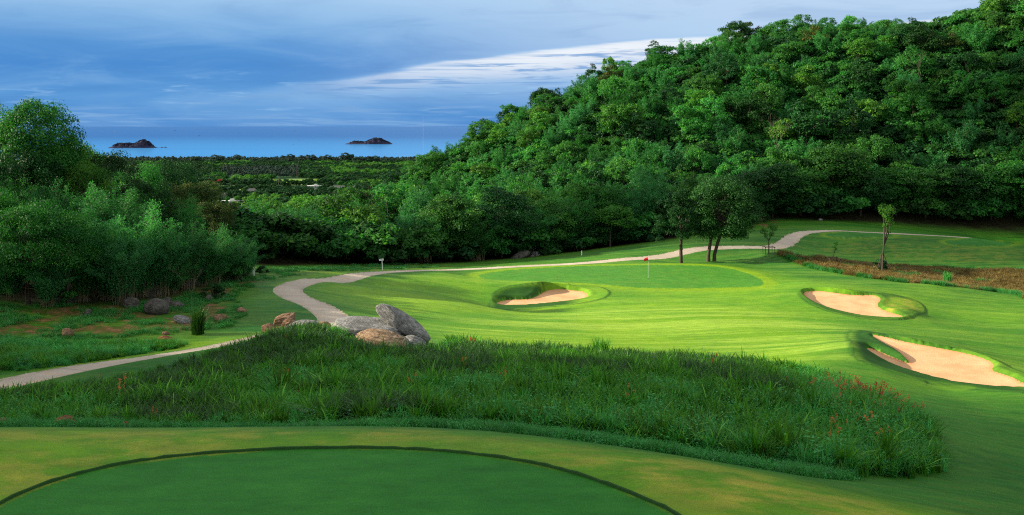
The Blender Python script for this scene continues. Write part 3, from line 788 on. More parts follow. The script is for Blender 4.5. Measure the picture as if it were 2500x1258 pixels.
def trunk(name, seed, H, C, mat, r0=.16, fork=.35, sides=6, lean=(0, 0), nl=7, multi=1):
    rg = random.Random(seed); B = Build()
    for q in range(multi):
        bx, by = (rg.uniform(-.5, .5) * (q > 0), rg.uniform(-.35, .35) * (q > 0))
        top = Vector((lean[0] + bx * 2.4, lean[1] + by * 2, H * .8)); fk = Vector((bx + lean[0] * fork, by + lean[1] * fork, H * fork))
        B.rod([(bx, by, -.4), (bx + .03, by, H * fork * .3), (fk.x + rg.uniform(-.1, .1), fk.y, H * fork * .7), fk, fk.lerp(top, .5) + Vector((rg.uniform(-.3, .3), rg.uniform(-.3, .3), 0)), top],
              [r0 * 1.35, r0, r0 * .85, r0 * .75, r0 * .45, r0 * .12], sides)
        for c in rg.sample(list(C), min(nl, len(C))):
            c = Vector([float(q_) for q_ in c]); s = fk.lerp(top, rg.uniform(0, .6)); mid = s.lerp(c, .5) + Vector((0, 0, -.1 * (c - s).length + rg.uniform(0, .4)))
            B.rod([s, mid, c], [r0 * .42, r0 * .25, r0 * .07], 4)
    return B.mesh(name, mat)


def bamboo(seed, H=10., nc=26, spread=3.2, per=330, leaf=.34, base=.9):
    """a clump: arching culms, each with a feathery plume of narrow drooping leaves"""
    rg = np.random.default_rng(seed); B = Build(); V = []; T = []
    for k in range(nc):
        a = rg.uniform(0, 2 * math.pi); b0 = base * math.sqrt(rg.uniform(0, 1)); out = spread * rg.uniform(.15, 1.0); h = H * rg.uniform(.62, 1.0) * (1 - .12 * out / spread)
        ca, sa_ = math.cos(a), math.sin(a)
        tt = np.linspace(0, 1, 9)
        P = np.stack([ca * (b0 + out * tt ** 2.3), sa_ * (b0 + out * tt ** 2.3), h * (tt - .16 * tt ** 4 * out / spread)], 1)
        P[:, :2] += rg.normal(size=(9, 2)) * .05
        B.rod([tuple(q) for q in P], list(.040 * (1 - .82 * tt)), 4)
        m = per
        u = rg.uniform(.0, 1, m) ** .8 * .80 + .20
        c = np.stack([np.interp(u, tt, P[:, q]) for q in range(3)], 1)
        wv = (.25 + .75 * np.sin(np.clip((u - .18) / .85, 0, 1) * math.pi) ** .8) * .85
        nb = 14; bi = rg.integers(0, nb, m); bd = rg.normal(size=(nb, 3)); bd[:, 2] = np.abs(bd[:, 2]) * .3; bd /= np.linalg.norm(bd, axis=1)[:, None]
        off = bd[bi] * (wv * rg.uniform(.15, 1, m))[:, None]; off += rg.normal(size=(m, 3)) * .16
        off[:, 2] -= (off[:, 0] ** 2 + off[:, 1] ** 2) * .25
        up = np.stack([off[:, 0] * .6, off[:, 1] * .6, np.ones(m) * .7], 1)
        v, f = leaf_quads(c + off, up, leaf, leaf * .26, rg, 1.1)
        T.append(np.repeat(np.clip(rg.normal(.45, .15) + rg.normal(size=m) * .15, 0, 1), 4)); V.append(v)
    V = np.concatenate(V)
    me = mesh_from_arrays('bamboo_foliage', V, np.arange(len(V)).reshape(-1, 4), {'tint': np.concatenate(T)}, M['bamboo'], False)
    return B.mesh('bamboo_culms', M['culm']), me


KIND = {}      # kind -> list of (trunk mesh, crown mesh, natural height, crown radius, part names)


def reg(kind, seed, H, rx, rz, cz, nclump, per, leaf, mat, **kw):
    tk = {k: kw.pop(k) for k in list(kw) if k in ('r0', 'fork', 'lean', 'nl', 'multi', 'bark')}
    bark = M[tk.pop('bark', 'bark')]
    cm, C = crown(kind + '_crown', seed, M[mat], cz, rx, rz, nclump, per, leaf, **kw)
    tm = trunk(kind + '_trunk', seed, H, C, bark, **tk)
    KIND.setdefault(kind, []).append((tm, cm, H, rx, ('trunk', 'crown')))


for q in range(3): reg('broad', 20 + q, 10, 3.9, 3.9, 5.9, 60, 270, .22, 'broad', r0=.17, low=-.75)
for q in range(2): reg('broad', 30 + q, 10, 4.6, 3.2, 6.6, 56, 270, .22, 'broad', r0=.16, fork=.45, low=-.6)
reg('broad', 41, 10, 3.2, 4.5, 5.4, 56, 260, .22, 'broad', r0=.15)
for q in range(2): reg('bright', 50 + q, 10, 3.9, 3.2, 6.3, 50, 270, .24, 'bright', r0=.16)
for q in range(2): reg('dark', 60 + q, 10, 3.8, 3.4, 6.2, 56, 270, .22, 'dark', r0=.18)
reg('russet', 70, 10, 3.8, 3.3, 6.4, 42, 230, .27, 'russet')
for q in range(2): reg('skirt', 80 + q, 10, 3.7, 4.2, 5.7, 72, 280, .22, 'broad', low=-.92, fork=.2, multi=3, r0=.09)
for q in range(2): reg('skirt', 85 + q, 10, 3.6, 4.2, 5.7, 70, 280, .21, 'dark', low=-.92, fork=.2, multi=3, r0=.09)
for q in range(4):
    tb, cb = bamboo(90 + q, 10, 28, 3.0 + .3 * q, 520, .30)
    KIND.setdefault('bamboo', []).append((tb, cb, 10, 3.3, ('culms', 'foliage')))
for q in range(2):      # bushy low shrub for the forest foot
    cm, C = crown('shrub_leaves', 120 + q, M['hbroad' if q else 'dark'], .75, 1.1, .85, 14, 130, .20, low=-.5)
    KIND.setdefault('shrub', []).append((trunk('shrub_stems', 120 + q, 1.3, C, M['bark'], r0=.04, multi=3), cm, 1.6, 1.2, ('stems', 'leaves')))

reg('tall', 300, 14, 4.7, 4.9, 8.4, 170, 260, .25, 'broad', r0=.24, low=-.9, lob=.24, clump_r=(.20, .36))
# hillside versions: the leaves are sprays, sized for two hundred metres
for q in range(3): reg('hbroad', 220 + q, 10, 3.9, 3.9, 5.9, 64, 95, .46, 'hbroad', r0=.17, low=-.75, lob=.5, clump_r=(.17, .34))
for q in range(2): reg('hbroad', 230 + q, 10, 4.6, 3.2, 6.6, 60, 95, .46, 'hbroad', r0=.16, fork=.45, low=-.6, lob=.5, clump_r=(.17, .34))
reg('hbroad', 241, 10, 3.2, 4.5, 5.4, 60, 90, .44, 'hbroad', r0=.15, lob=.5, clump_r=(.17, .34))
for q in range(2): reg('hbright', 250 + q, 10, 3.9, 3.3, 6.3, 56, 90, .48, 'bright', r0=.16, lob=.5, clump_r=(.17, .34))
for q in range(2): reg('hdark', 260 + q, 10, 3.8, 3.6, 6.2, 60, 90, .44, 'dark', r0=.18, lob=.5, clump_r=(.17, .34))
reg('hrusset', 270, 10, 3.8, 3.5, 6.2, 56, 90, .46, 'russet', lob=.5, clump_r=(.17, .34))
for q in range(2): reg('mskirt', 280 + q, 10, 3.7, 4.4, 5.5, 80, 190, .32, 'broad', low=-.92, fork=.2, multi=3, r0=.09)
reg('mskirt', 285, 10, 3.6, 4.4, 5.5, 80, 190, .32, 'dark', low=-.92, fork=.2, multi=3, r0=.09)
for q in range(4):
    tb, cb = bamboo(290 + q, 10, 26, 2.8 + .3 * q, 230, .56)
    KIND.setdefault('hbamboo', []).append((tb, cb, 10, 3.2, ('culms', 'foliage')))
for q in range(3):
    tb, cb = bamboo(296 + q, 10, 26, 3.0 + .3 * q, 330, .42)
    KIND.setdefault('mbamboo', []).append((tb, cb, 10, 3.2, ('culms', 'foliage')))
NAMES = dict(broad=('broadleaf_tree', 'tree'), bright=('broadleaf_tree', 'tree'), dark=('broadleaf_tree', 'tree'), russet=('broadleaf_tree', 'tree'), skirt=('broadleaf_tree', 'tree'),
             bamboo=('bamboo_clump', 'bamboo'), shrub=('shrub', 'shrub'))
for k_ in ('broad', 'bright', 'dark', 'russet', 'bamboo'): NAMES['h' + k_] = NAMES[k_]
NAMES['tall'] = NAMES['broad']; NAMES['mskirt'] = NAMES['broad']; NAMES['mbamboo'] = NAMES['bamboo']
OCC = []


def plant(kind, x, y, H, rad_=None, label=None, group=None, var=None, z=None, rot=None):
    lst = KIND[kind]; tm, cm, h0, r0, pn = lst[rnd.randrange(len(lst)) if var is None else var % len(lst)]
    nm, cat = NAMES[kind]
    o = bpy.data.objects.new(nm, None); COL.objects.link(o)
    o.empty_display_size = .5
    o.location = (x, y, (gz(x, y) if z is None else z) - .05)
    s = H / h0; sx_ = (rad_ / r0) if rad_ else s * rnd.uniform(.9, 1.12)
    o.scale = (sx_, sx_, s); o.rotation_euler = (0, 0, rnd.uniform(0, 6.28) if rot is None else rot)
    for d, n in zip((tm, cm), pn): link(n, d, o)
    tag(o, label, cat, group)
    OCC.append((x, y)); return o


def plant_px(kind, px, top, D, wpx, label=None, group=None, var=None):
    """stand a tree at distance D under photo column px so that it reaches photo row top and is wpx wide"""
    x = (px - 1250) / F * D; z = gz(x, D)
    H = EYE - (top - HZ) / F * D - z
    return plant(kind, x, D, max(H, 1.2) / .97, wpx * D / F / 2 * 1.02, label, group, var, z)

# ------------------------------------------------------------------ left wood, tree by tree: kind, photo column, crown top row, distance, width in photo px, label
GL = 'trees of the left wood'
LEFT = [
    ('tall', 82, 236, 84, 190, 'tallest tree at upper left, open sunlit crown against the sea', 2),
    ('dark', 272, 374, 90, 150, 'dark rounded crown rising just below the left island', 0),
    ('bright', 165, 335, 88, 130, 'light green crown tucked behind the right side of the tallest left tree', 0),
    ('broad', -25, 262, 86, 150, 'tree cut by the left edge beside the tallest tree', 0),
    ('dark', 420, 398, 105, 110, 'dark flat crown standing in front of the coastal casuarinas', 1),
    ('russet', 478, 442, 100, 130, 'crown with reddish brown leaves on the slope of the left wood', 0),
    ('broad', 350, 408, 98, 110, 'rounded crown between the dark crown and the coastal plain', 1),
    ('dark', 60, 372, 80, 150, 'shaded dark crown directly under the tallest left tree', 0),
    ('bright', 205, 382, 84, 110, 'fresh green crown left of the dark rounded crown', 1),
    ('bamboo', 20, 405, 74, 170, 'feathery bamboo at left edge, top row of the wood', 0),
    ('bamboo', 120, 415, 73, 150, 'feathery bamboo below the shaded dark crown', 1),
    ('bamboo', 215, 428, 76, 150, 'bamboo with soft plumes left of centre in the left wood', 2),
    ('bamboo', 305, 432, 80, 140, 'bamboo rising above the middle of the left wood', 3),
    ('dark', 375, 445, 84, 110, 'dark leafy tree between two bamboo plumes in the left wood', 0),
    ('bamboo', 440, 462, 86, 130, 'bamboo below the reddish brown crown', 0),
    ('russet', 530, 488, 95, 95, 'brownish green crown at the right shoulder of the left wood', 0),
    ('skirt', -40, 470, 65, 190, 'leafy tree cut off at the left edge above the grass strip', 0),
    ('skirt', 70, 498, 63, 175, 'dense leafy tree with thin pale trunks near the left edge', 1),
    ('broad', 165, 520, 64, 170, 'broad layered crown above the brown bank at left', 3),
    ('bamboo', 245, 492, 67, 160, 'tall drooping bamboo behind the layered crown', 1),
    ('bamboo', 335, 470, 68, 180, 'largest soft bamboo in the middle of the left wood', 2),
    ('bamboo', 300, 545, 65, 150, 'low bamboo hanging over the big grey boulder', 3),
    ('bamboo', 395, 545, 69, 140, 'bamboo to the right of the big grey boulder', 0),
    ('bamboo', 455, 520, 72, 150, 'bamboo with a bare dark stand of culms', 1),
    ('bamboo', 520, 535, 75, 140, 'bamboo leaning towards the clearing', 2),
    ('bamboo', 575, 562, 79, 120, 'bamboo second from the right end of the left wood', 3),
    ('bamboo', 605, 598, 81, 80, 'small bamboo at the right end of the left wood by the white stake', 0),
    ('skirt', 480, 585, 80, 110, 'shaded leafy tree behind the bare bamboo culms', 2),
    ('skirt', 560, 600, 86, 100, 'shaded leafy tree behind the leaning bamboo', 3),
    ('bamboo', -20, 585, 62, 110, 'low bamboo filling the left edge under the cut off tree', 1),
    ('bamboo', 30, 600, 63.5, 100, 'low bamboo between the thin pale trunks at left', 2),
    ('bamboo', 115, 610, 63, 110, 'low drooping bamboo under the dense leafy tree', 3),
    ('bamboo', 200, 600, 65, 120, 'low bamboo under the layered crown', 0),
    ('bamboo', 262, 610, 66, 110, 'low bamboo left of the darker boulder', 1),
    ('bamboo', 345, 612, 68, 110, 'low bamboo right behind the big grey boulder', 2),
    ('bamboo', 420, 620, 70, 100, 'low bamboo left of the bare culms', 3),
    ('bamboo', 500, 618, 74, 100, 'low bamboo right of the bare culms', 0),
    ('bamboo', 548, 628, 78, 90, 'low bamboo above the red earth', 1),
]
for kd, px, top, D, wp, lb, vr in LEFT: plant_px(kd, px, top, D, wp, lb, GL, vr)


def pick(kinds): 
    r = rnd.random() * sum(w for _, w in kinds)
    for k, w in kinds:
        r -= w
        if r <= 0: return k
    return kinds[-1][0]


def clear(x, y, d): return all((x - a) ** 2 + (y - b) ** 2 > d * d for a, b in OCC)


def inside(x, y, poly): return sd_poly(np.array([x]), np.array([y]), poly, 30)[0] < 0


# the rest of the left wood, behind the front rows
n = 0
for _ in range(900):
    D = rnd.uniform(70, 150); px = rnd.uniform(-250, 600); x = (px - 1250) / F * D
    if not inside(x, D, left_poly) or not clear(x, D, 5.2): continue
    top_lim = np.interp(px, [-250, 0, 200, 330, 420, 520, 600], [330, 400, 400, 425, 445, 520, 600])
    H = min(rnd.uniform(8, 11), EYE - (top_lim - HZ) / F * D - gz(x, D))
    if H < 4: continue
    k = pick([('broad', 3), ('bamboo', 4), ('dark', 2), ('skirt', 1)])
    plant(k, x, D, H, None, ('leafy broadleaf tree' if k != 'bamboo' else 'feathery bamboo clump') + ' in the shaded interior of the left wood', 'inner left wood ' + ('bamboo' if k == 'bamboo' else 'trees')); n += 1
    if n >= 60: break

# tall trees on the rise just outside the left edge of the view: they shade the tee and the grass bank
for x, y, H in [(-33, 38, 12), (-34, 22, 13), (-40, 34, 13), (-36, 46, 11), (-44, 47, 12), (-45, 20, 12)]:
    if abs(x) > .6 * y + 5.5: plant('skirt' if H < 16 else 'broad', x, y, H, H * .36, 'tall tree on the rise outside the left edge', 'trees outside the left edge')

# ------------------------------------------------------------------ middle wood and foot of the hill
MID = [
    ('bamboo', 650, 515, 112, 120, 'bamboo at the left end of the middle wood beside the clearing'), ('bamboo', 690, 500, 116, 110, 'bamboo second from the left in the middle wood'),
    ('bright', 640, 488, 128, 130, 'light green crown in front of the white roofed building'), ('bamboo', 735, 495, 118, 120, 'soft bamboo left of the white signpost'),
    ('bright', 760, 474, 135, 120, 'light green crown below the white house on the plain'), ('bamboo', 790, 520, 119, 110, 'bamboo a little left of the white signpost'),
    ('bamboo', 840, 540, 119, 110, 'bamboo with bright edges just left of the white signpost'), ('bright', 900, 500, 122, 120, 'tree with a bright crown top right above the white signpost'),
    ('bamboo', 850, 476, 140, 120, 'bamboo behind the bright crown of the middle wood'), ('bamboo', 945, 535, 121, 110, 'bamboo directly right of the white signpost'),
    ('bamboo', 985, 512, 124, 110, 'bamboo where the middle wood meets the hill'), ('broad', 960, 455, 155, 130, 'tree at the left toe of the hill below the coastline'),
    ('bamboo', 1035, 515, 124, 120, 'bamboo at the hill foot, third right of the signpost'), ('skirt', 1100, 470, 128, 140, 'creeper hung tree with a lit left flank at the hill foot'),
    ('bamboo', 1165, 515, 128, 120, 'bamboo left of the slab of rock at the hill foot'), ('skirt', 1225, 460, 133, 140, 'tall dark tree above the slab of rock'),
    ('bamboo', 1290, 500, 136, 120, 'bamboo above the grey rocks at the hill foot'), ('skirt', 1345, 480, 140, 120, 'dark tree left of the small white stake below the hill'),
    ('bamboo', 1410, 470, 143, 130, 'bamboo behind the small white stake'), ('bright', 1490, 500, 143, 105, 'small bright spreading tree standing forward of the hill foot'),
    ('skirt', 1470, 440, 150, 120, 'dark tree behind the small bright spreading tree'), ('bamboo', 1545, 430, 150, 140, 'big bamboo left of the pair of trees by the green'),
    ('skirt', 1620, 470, 153, 110, 'dark tree behind the left one of the pair by the green'), ('bamboo', 1590, 395, 158, 130, 'tall bamboo rising behind the pair of trees'),
    ('skirt', 1700, 430, 157, 120, 'dark tree between the pair of trees'), ('skirt', 1800, 420, 161, 140, 'dark tree behind the dome shaped tree'),
    ('skirt', 1880, 400, 163, 130, 'dark tree above the brown cut slope'), ('broad', 1955, 410, 165, 140, 'round dark tree above the bend of the path'),
    ('skirt', 2035, 345, 170, 170, 'large round tree standing above the first far tee'), ('skirt', 2100, 420, 168, 120, 'dark tree just left of the tall staked sapling'),
    ('skirt', 2180, 400, 170, 130, 'dark tree just right of the tall staked sapling'), ('broad', 2260, 410, 170, 140, 'dark layered tree above the second far tee'),
    ('skirt', 2340, 400, 170, 130, 'dark tree with thin bare trunks near the right edge'), ('skirt', 2420, 390, 170, 140, 'dark tree second from the right edge at the forest foot'),
    ('skirt', 2500, 380, 170, 150, 'dark tree cut by the right edge at the forest foot'), ('skirt', 2590, 380, 170, 150, 'dark tree outside the right edge at the forest foot')]
for kd, px, top, D, wp, lb in MID: plant_px({'skirt': 'mskirt', 'bamboo': 'mbamboo', 'broad': 'hbroad', 'bright': 'hbright'}[kd], px, top, D, wp, lb, 'trees at the foot of the hill')

# ------------------------------------------------------------------ the wooded hill: tree by tree up to the ridge
ridge_px = [r[0] for r in RIDGE]; ridge_D = [r[2] for r in RIDGE]
RTOP = [(560, 492), (640, 482), (760, 478), (850, 470), (940, 440), (1030, 385), (1180, 300), (1300, 240), (1500, 150), (1700, 95), (1900, 50), (2100, 45), (2350, 70), (2420, 0), (2500, -60), (2700, -150)]
cnt = {}
tries = 0
while tries < 12000 and sum(cnt.values()) < 420:
    tries += 1
    px = rnd.uniform(600, 2640); t_ = rnd.random()
    fd = np.interp(px, [600, 850, 1100, 1300, 1500, 1700, 1900, 2500], [118, 124, 132, 142, 152, 160, 168, 172])
    D = fd + t_ * (np.interp(px, ridge_px, ridge_D, 215) + 6 - fd); x = (px - 1250) / F * D
    if not clear(x, D, 4.6): continue
    z = gz(x, D); H = rnd.uniform(6.5, 12.0)
    lim = np.interp(px, [a for a, _ in RTOP], [b for _, b in RTOP]) + rnd.uniform(-14, 14)
    H = min(H, EYE - (lim - HZ) / F * D - z)
    if H < 4.5: continue
    row = HZ - (z + H - EYE) / D * F
    wv = fbm(np.array([px / 260.]), np.array([row / 130.]), 9, 2)[0]
    if px < 1650 and row > 250: kinds = [('bamboo', 8 if wv > .42 else 4), ('broad', 3), ('bright', 1.3), ('dark', 1)]
    else: kinds = [('bamboo', 4.5 if wv > .5 else 1.6), ('broad', 4.5), ('bright', .9), ('dark', 1.5), ('russet', .2)]
    k = pick(kinds)
    if k != 'bamboo' and sum(v for a, v in cnt.items() if a != 'bamboo') >= 195: continue
    if k == 'bamboo' and cnt.get(k, 0) >= 225: continue
    zone = 'on the skyline of the ridge' if t_ > .87 else 'on the upper hillside' if t_ > .58 else 'half way up the hillside' if t_ > .28 else 'low on the hillside'
    side = 'above the plain' if px < 1100 else 'left of the pair of trees' if px < 1600 else 'above the pair of trees' if px < 1950 else 'above the far tees'
    word = {'bamboo': 'feathery bamboo clump', 'broad': 'mid green broadleaf tree', 'bright': 'light green broadleaf tree', 'dark': 'dark green broadleaf tree', 'russet': 'brownish green broadleaf tree'}[k]
    plant('h' + k, x, D, H / .97, None if k == 'bamboo' else H * rnd.uniform(.31, .46), '%s %s, %s' % (word, zone, side), 'hillside trees: %s %s, %s' % (word, zone, side), None, z)
    cnt[k] = cnt.get(k, 0) + 1
print('hill', cnt)

# a few trees stand clear of the skyline
for kd, px, top, D, wp, lb in [('dark', 1322, 206, 242, 62, 'tree standing alone on the left shoulder of the ridge'), ('dark', 1792, 42, 252, 80, 'highest spreading tree near the middle of the ridge'),
                               ('dark', 1237, 260, 240, 42, 'small dark skyline tree right of the lowest ridge tree'), ('dark', 1188, 282, 238, 40, 'lowest small dark skyline tree on the ridge'),
                               ('bright', 1492, 138, 246, 42, 'small feathery skyline tree half way up the ridge'), ('dark', 1450, 165, 245, 50, 'pair partner of the small feathery skyline tree'),
                               ('dark', 1610, 108, 250, 66, 'dark skyline tree with a wide flat top'), ('broad', 1960, 38, 256, 60, 'skyline tree at the summit of the hill'),
                               ('broad', 2480, -40, 236, 120, 'tall tree at the top right corner'), ('bright', 1520, 250, 200, 110, 'big light green crown in the middle of the hillside'),
                               ('bright', 1890, 160, 215, 70, 'brightest yellow green crown on the upper hillside'), ('bright', 2080, 285, 195, 110, 'yellow green spreading crown above the large round tree')]:
    plant_px('h' + kd, px, top, D, wp, lb, 'landmark trees of the hill')

# bare pale trees
def bare_tree(px, top, D, seed, label, spread=.45):
    x = (px - 1250) / F * D; z = gz(x, D); H = EYE - (top - HZ) / F * D - z
    rg = random.Random(seed); B = Build()
    def grow(p, d, L, r, lv):
        q = p + d * L; B.rod([p, p.lerp(q, .5) + Vector((rg.uniform(-.1, .1), rg.uniform(-.1, .1), 0)) * L * .3, q], [r, r * .8, r * .55], 5)
        if lv == 0: return
        for _ in range(3):
            nd = (d + Vector((rg.uniform(-1, 1), rg.uniform(-1, 1), rg.uniform(-.1, .6))) * .6).normalized()
            grow(q, nd, L * rg.uniform(.5, .72), r * .52, lv - 1)
    o = bpy.data.objects.new('bare_tree', None); COL.objects.link(o); o.location = (x, D, z)
    grow(Vector((0, 0, -.3)), Vector((rg.uniform(-.06, .06), 0, 1)), H * .45, H * .005, 4)
    link('trunk', B.mesh('bare_trunk', M['palebark']), o); tag(o, label, 'tree', 'bare trees'); return o


bare_tree(1900, 292, 185, 1, 'pale leafless tree in the middle of the hillside'); bare_tree(2246, 140, 205, 2, 'pale leafless tree high on the right of the hillside')
bare_tree(945, 462, 128, 3, 'leafless tree between the bamboo of the middle wood')
tb = bare_tree(470, 640, 64, 4, 'grey leafless tangle of twigs in front of the bare bamboo culms')

# shrubs along the forest foot and the bank
for px, D, H, lb in [(1330, 133, 1.3, 'low shrub right of the rocks at the hill foot'), (1355, 134, 1.0, 'smaller low shrub right of the rocks at the hill foot'), (560, 82, 1.6, 'shrub under the leaning bamboo'), (1865, 158, 1.8, 'shrub on the brown cut slope'),
                     (2150, 111, 1.6, 'dark bush at the base of the tall staked sapling'), (520, 70, 1.2, 'small bush right of the bare bamboo culms'), (640, 84, .9, 'little bush at the foot of the white stake'), (150, 64, 1.3, 'shrub under the dense leafy tree')]:
    x = (px - 1250) / F * D; plant('shrub', x, D, H, None, lb, 'single shrubs')
for _ in range(60):
    px = rnd.uniform(640, 2560); k_ = np.interp(px, [620, 850, 1100, 1300, 1500, 1700, 1900, 2200, 2500], [107, 117, 127, 138, 148, 155, 163, 167, 168]); D = k_ + rnd.uniform(2, 8)
    plant('shrub', (px - 1250) / F * D, D, rnd.uniform(.9, 2.2), None, 'undergrowth shrub in the shade of the forest foot', 'undergrowth at the forest foot')
for _ in range(26):
    px = rnd.uniform(-60, 600); D = np.interp(px, [0, 300, 600], [66, 69, 78]) + rnd.uniform(0, 9)
    plant('shrub', (px - 1250) / F * D, D, rnd.uniform(1.2, 3.), None, 'undergrowth shrub in the shade of the left wood', 'undergrowth of the left wood')

M['pairleaf'] = leaf_mat('dense_dark_leaves', [(0, (.008, .040, .010)), (.6, (.018, .092, .019)), (1, (.040, .150, .030))], .5, .2, .1)
# ------------------------------------------------------------------ the pair of trees by the green
def pair_tree(px, D, top, wpx, seed, label, trunks, ncl, per, leaf, mat, czf, rzf, lob, low, holes):
    x = (px - 1250) / F * D; z = gz(x, D); H = EYE - (top - HZ) / F * D - z; rx = wpx * D / F / 2
    o = bpy.data.objects.new('broadleaf_tree', None); COL.objects.link(o); o.location = (x, D, z); tag(o, label, 'tree', 'pair of trees by the green')
    cm, C = crown('pair_crown', seed, M[mat], H * czf, rx * (.92 if len(trunks) == 1 else 1.06), H * rzf, ncl, per, leaf, (.20, .34), .8, (0, 0), low, lob)
    rg = random.Random(seed)
    for (dx, tx) in trunks:
        B = Build(); r0 = .23
        B.rod([(dx, 0, -.5), (dx + .02, 0, .8), (dx + (tx - dx) * .4, .05, H * .22), (tx, 0, H * .40), (tx * .8, .1, H * .62), (tx * .5, 0, H * .85)], [r0 * 1.25, r0, r0 * .9, r0 * .8, r0 * .5, r0 * .15], 8)
        if len(trunks) == 1: B.rod([(dx - .02, -.1, H * .17), (dx + .03, -.16, H * .19), (dx, -.1, H * .21)], [.1, .26, .1], 7)
        for c in rg.sample(list(C), 12):
            c = Vector(c); s = Vector((tx, 0, H * rg.uniform(.35, .6))); B.rod([s, s.lerp(c, .5) + Vector((0, 0, .2)), c], [.11, .07, .02], 5)
        link('trunk', B.mesh('pair_trunk', M['bark']), o)
    link('crown', cm, o); OCC.append((x, D)); return o


pair_tree(1652, 117, 462, 108, 201, 'smaller open crowned tree with one trunk, left of the pair by the green', [(.55, .6)], 60, 280, .22, 'dark', .60, .34, .40, -.75, 1)
pair_tree(1764, 118, 432, 150, 202, 'dome shaped dark tree on two trunks, right of the pair by the green', [(-1.9, -1.2), (-1.1, .1)], 190, 320, .24, 'pairleaf', .575, .42, .10, -.85, 0)

# young trees and their stakes
def sapling(px, D, top, seed, label, forks, tufts, leafmat='bright', r0=.06, lean=0):
    x = (px - 1250) / F * D; z = gz(x, D); H = EYE - (top - HZ) / F * D - z
    o = bpy.data.objects.new('sapling', None); COL.objects.link(o); o.location = (x, D, z); tag(o, label, 'tree', 'young trees')
    B = Build(); rg = np.random.default_rng(seed); V = []; T = []
    fk = Vector((lean * .35, 0, H * forks))
    B.rod([(0, 0, -.3), (lean * .1, 0, H * forks * .5), fk], [r0 * 1.2, r0, r0 * .8], 6)
    for (tx, tz, tr) in tufts:
        e = Vector((tx, rg.uniform(-.2, .2), H * tz)); B.rod([fk, fk.lerp(e, .5) + Vector((tx * .12, 0, 0)), e], [r0 * .75, r0 * .55, r0 * .2], 5)
        m = int(420 * tr ** 1.5); p = rg.normal(size=(m, 3)); p /= np.linalg.norm(p, axis=1)[:, None]; p *= (rg.uniform(.1, 1, m) ** .5 * tr)[:, None]
        v, f = leaf_quads(np.array(e) + p, p / tr + np.array([0, 0, .6]), .20, .10, rg, .4); V.append(v); T.append(np.clip(rg.normal(.5, .2, len(v)), 0, 1))
    V = np.concatenate(V)
    link('trunk', B.mesh('sapling_trunk', M['bark']), o)
    link('crown', mesh_from_arrays('sapling_crown', V, np.arange(len(V)).reshape(-1, 4), {'tint': np.concatenate(T)}, M[leafmat], False), o)
    return o, x, D, z


def stakes(x, y, z, wd, hh, label):
    o = bpy.data.objects.new('tree_stakes', None); COL.objects.link(o); o.location = (x, y, z); tag(o, label, 'tree support', 'stakes round the young trees')
    for sx2 in (-1, 1):
        for sy in (-1, 1): link('post', Build().rod([(sx2 * wd, sy * wd, -.3), (sx2 * wd, sy * wd, hh)], [.035, .035], 6).mesh('post', M['bark']), o)
        link('rail', Build().rod([(sx2 * wd, -wd - .1, hh - .05), (sx2 * wd, wd + .1, hh - .05)], [.03, .03], 6).mesh('rail', M['bark']), o)
        link('rail', Build().rod([(-wd - .1, sx2 * wd, hh - .09), (wd + .1, sx2 * wd, hh - .09)], [.03, .03], 6).mesh('rail', M['bark']), o)
    return o


s_, x_, y_, z_ = sapling(1877, 119.5, 549, 301, 'young tree with a small forked crown at the path bend', .45, [(-.7, .80, .55), (.75, .90, .6), (.15, .95, .45), (-.35, .62, .4), (.4, .70, .4)], 'broad', .07)
stakes(x_, y_, z_, .62, 1.0, 'square frame of stakes round the young tree at the path bend')
s_, x_, y_, z_ = sapling(2034, 113, 590, 302, 'thin sparse young tree in the dry grass strip', .5, [(.4, .92, .30), (.05, .80, .26), (.35, .70, .2)], 'broad', .04, .3)
stakes(x_, y_, z_, .7, 1.0, 'square frame of stakes round the thin sparse young tree')
s_, x_, y_, z_ = sapling(2154, 109.5, 500, 303, 'tall slender forked tree with leaf tufts only at the top, right of the bunkers', .40, [(.15, .93, .75), (1.0, .92, .70), (.75, .80, .60), (1.1, .74, .5), (.35, .85, .5), (.8, .62, .35), (.2, .70, .3)], 'bright', .10, .5)
tp = bpy.data.objects.new('tree_stakes', None); COL.objects.link(tp); tp.location = (x_, y_, z_); tag(tp, 'three leaning props lashed to the tall slender forked tree', 'tree support', 'stakes round the young trees')
for a_ in (-.4, 1.5, 3.6): link('post', Build().rod([(1.15 * math.cos(a_), 1.15 * math.sin(a_), -.3), (.08 * math.cos(a_), .08 * math.sin(a_), 2.6)], [.04, .035], 6).mesh('prop', M['bark']), tp)

# ------------------------------------------------------------------ rocks
def rock_mat(name, c1, c2, c3, lichen=.3, crack=.5):
    m, t, out = new_mat(name); co = obj_co(t)
    a = t.noise(co, 1.3, 6, .65); b = t.noise(co, 9, 6, .75)
    col = t.mix(t.maprange(a, .35, .65), c1, c2)
    col = t.mix(t.math('MULTIPLY', t.maprange(t.noise(co, 2.4, 5, .7, .5), .54, .66), lichen), col, c3)
    str_ = t.noise(t.scale(co, (.6, .6, 4.5), (.3, .1, 0)), 1.2, 5, .7, .8)
    ck = t.math('MULTIPLY', t.math('SUBTRACT', 1, t.maprange(t.math('ABSOLUTE', t.math('SUBTRACT', str_, .5)), 0, .035)), crack)
    col = t.mix(ck, col, tuple(v * .22 for v in c1))
    col = t.mix(1, col, t.ramp(b, [(.25, (.55, .55, .55)), (.5, (1, 1, 1)), (.78, (1.4, 1.38, 1.35))]), 'MULTIPLY')
    h = t.math('SUBTRACT', t.math('ADD', t.math('MULTIPLY', a, .5), b), t.math('MULTIPLY', ck, .8))
    finish(t, out, col, .9, t.bump(h, .7, .09), .15); return m


